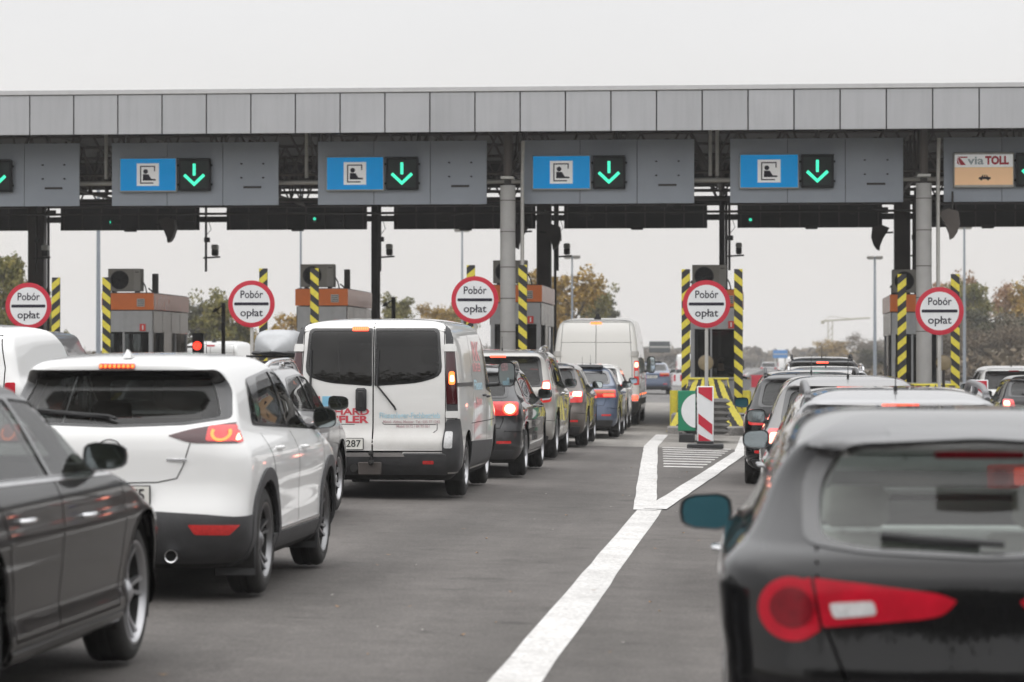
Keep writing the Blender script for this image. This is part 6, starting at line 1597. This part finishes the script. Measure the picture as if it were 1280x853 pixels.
def tree(px, top, Y, wpx, kind, lab, seed=None, low=None):
    s_ = Y/3556; x = (px-951)*s_; h = 1.5+(452-top)*s_+.4; w = wpx*s_*1.4
    key = (kind, (seed or 1) % 3)
    if key not in protos: protos[key] = make_tree(8.0, 6.5, LM[kind], seed=11+len(protos)*7, n=6500, leaf=.17 if kind != 'bare' else .10, airy=.6 if kind != 'bare' else .9); r_ = protos[key]
    else:
        r_ = protos[key].copy(); COL.objects.link(r_)
        for c in [c for c in bpy.data.objects if c.parent == protos[key]]: d = c.copy(); COL.objects.link(d); d.parent = r_
    r_.location = (x, Y, gz(x)-.1); r_.scale = (w/6.5, w/6.5, h/8.0); r_.rotation_euler = (0, 0, (seed or 1)*1.7)
    tag(r_, lab, "tree", "autumn trees beyond the toll plaza")
T_ = [(8, 312, 150, 75, 'olive', "olive autumn tree cut by the left edge behind the dark column"), (45, 352, 165, 50, 'olive', "small olive tree just right of the left dark column"),
      (262, 358, 170, 72, 'olive', "olive-green tree between the left booth and the second toll sign"), (238, 372, 185, 50, 'dark', "dark low tree touching the left booth's right side"), (300, 398, 190, 48, 'ochre', "low ochre bush-like tree under the second toll sign"), (345, 388, 180, 56, 'yellow', "yellow-orange tree right of the second toll sign"),
      (506, 366, 200, 58, 'olive', "rounded olive tree above the lettered van's roof"), (548, 380, 210, 50, 'ochre', "ochre tree left of the third toll sign"), (582, 372, 215, 46, 'olive', "olive tree half behind the third toll sign"), (470, 392, 205, 40, 'ochre', "low ochre tree behind the thin dark column"),
      (706, 340, 190, 86, 'ochre', "tall ochre-olive tree left of the short lamp mast"), (752, 372, 220, 52, 'dark', "grey-green tree above the cream van"), (735, 360, 215, 50, 'olive', "olive tree between the ochre tree and the grey-green one"), (672, 352, 200, 50, 'olive', "olive tree hidden behind the thick brown column"),
      (1150, 352, 232, 64, 'rust', "rust-coloured tree directly behind the right toll sign"), (1178, 342, 236, 60, 'rust', "rusty tree right of the right concrete column"), (1214, 350, 228, 66, 'olive', "olive-brown tree right of the slim mast"), (1246, 352, 240, 56, 'rust', "reddish thin tree left of the right edge"), (1276, 344, 232, 70, 'ochre', "ochre tree at the right edge"), (1310, 350, 240, 70, 'olive', "olive tree cut by the right edge"),
      (1160, 400, 205, 70, 'bare', "bare brown undergrowth tree behind the last striped post"), (1205, 398, 208, 80, 'bare', "bare brown thicket tree left of the white people carrier"), (1250, 396, 206, 80, 'bare', "bare brown thicket tree above the white people carrier"), (1295, 398, 204, 80, 'bare', "bare brown thicket tree at the right edge"), (1185, 385, 215, 80, 'dark', "dark brown tree at the heart of the right wood"), (1232, 388, 214, 90, 'dark', "dark tree filling the right wood behind the thicket"), (1280, 386, 214, 90, 'bare', "bare tree filling the right wood by the edge"),
      (1108, 420, 330, 42, 'bare', "grey misty tree left of the right booth"), (1078, 414, 420, 50, 'bare', "misty bare tree by the slim mast"), (1052, 424, 430, 44, 'ochre', "misty ochre tree left of the slim mast"), (1020, 436, 480, 40, 'bare', "low misty tree beside the crane"), (990, 444, 600, 40, 'bare', "faintest misty tree near the blue sign"), (1060, 440, 380, 60, 'bare', "low misty scrub tree in front of the taller misty ones"), (1100, 436, 300, 60, 'dark', "dark low scrub tree at the foot of the slim mast"),
      (850, 436, 520, 70, 'bare', "misty bare tree left of the middle booth"), (800, 432, 560, 60, 'bare', "misty tree right above the cream van's mirror"), (940, 446, 640, 40, 'bare', "misty tree just right of the middle booth")]
for i, a in enumerate(T_): tree(*a, seed=i)
def leaf_bank(name, pts, lm, n, leaf, lab=None):
    """a mass of far woodland: pts = (x, y, height, radius)"""
    rnd = random.Random(9); q = MB(); vs = []; fs = []
    for x, y, h, r_ in pts:
        for _ in range(n):
            a = rnd.uniform(0, 6.28); rr = r_*rnd.random()**.5; z = h*rnd.random()**.8*(1-.35*(rr/r_)**2)*(.85+.3*rnd.random())
            p = Vector((x+rr*math.cos(a), y+rr*math.sin(a), z+gz(x)-.1))
            u = Vector((rnd.gauss(0, 1), rnd.gauss(0, 1), rnd.gauss(0, 1))).normalized(); v = u.cross(Vector((rnd.gauss(0, 1), rnd.gauss(0, 1), rnd.gauss(0, 1)))).normalized()
            s_ = leaf*rnd.uniform(.5, 1.2); k = len(vs); vs += [p-u*s_, p+v*s_*.6, p+u*s_, p-v*s_*.6]; fs.append((k, k+1, k+2, k+3))
    q.add(vs, fs, lm); o = q.build(name, shade=False); return tag(o, lab, kind="stuff")
rnd = random.Random(12)
leaf_bank("far_wood", [((px-951)*Y/3556, Y+rnd.uniform(-20, 20), 1.5+(452-rnd.uniform(440, 450))*Y/3556+2, 9) for Y in (700, 950) for px in range(-100, 1900, 26 if Y == 700 else 22)], LM["bare"], 300, 1.3)
leaf_bank("undergrowth", [((px-951)*Y/3556, Y, rnd.uniform(1.6, 3.2), 3.0) for Y, a, b in ((195, 1120, 1330), (165, -60, 560)) for px in range(a, b, 34)], LM['bare'], 700, .28)
# unseen trees behind and beside the camera, added to darken reflections in the paintwork
leaf_bank("unseen_reflection_wood", [(rnd.uniform(-75, 60), rnd.uniform(-70, -48), rnd.uniform(15, 20), 9) for _ in range(42)]+[(rnd.uniform(26, 34), y, rnd.uniform(6, 9), 5) for y in range(-40, 40, 8)], LM['dark'], 900, .8)

# ------------------------------------------------------------------ haze
q = MB(); q.box((0, 640, 11.0), (1290, 1760, 26.6), M_BLK); o = q.build("haze", shade=False); tag(o, kind="stuff")
hm = bpy.data.materials.new("haze_air"); hm.use_nodes = True; nt = hm.node_tree; nt.nodes.remove(nt.nodes["Principled BSDF"])
pv = nt.nodes.new("ShaderNodeVolumePrincipled"); pv.inputs["Density"].default_value = .00045; pv.inputs["Color"].default_value = (.99, .99, 1.0, 1); nt.links.new(pv.outputs[0], nt.nodes["Material Output"].inputs["Volume"])
o.data.materials.clear(); o.data.materials.append(hm)
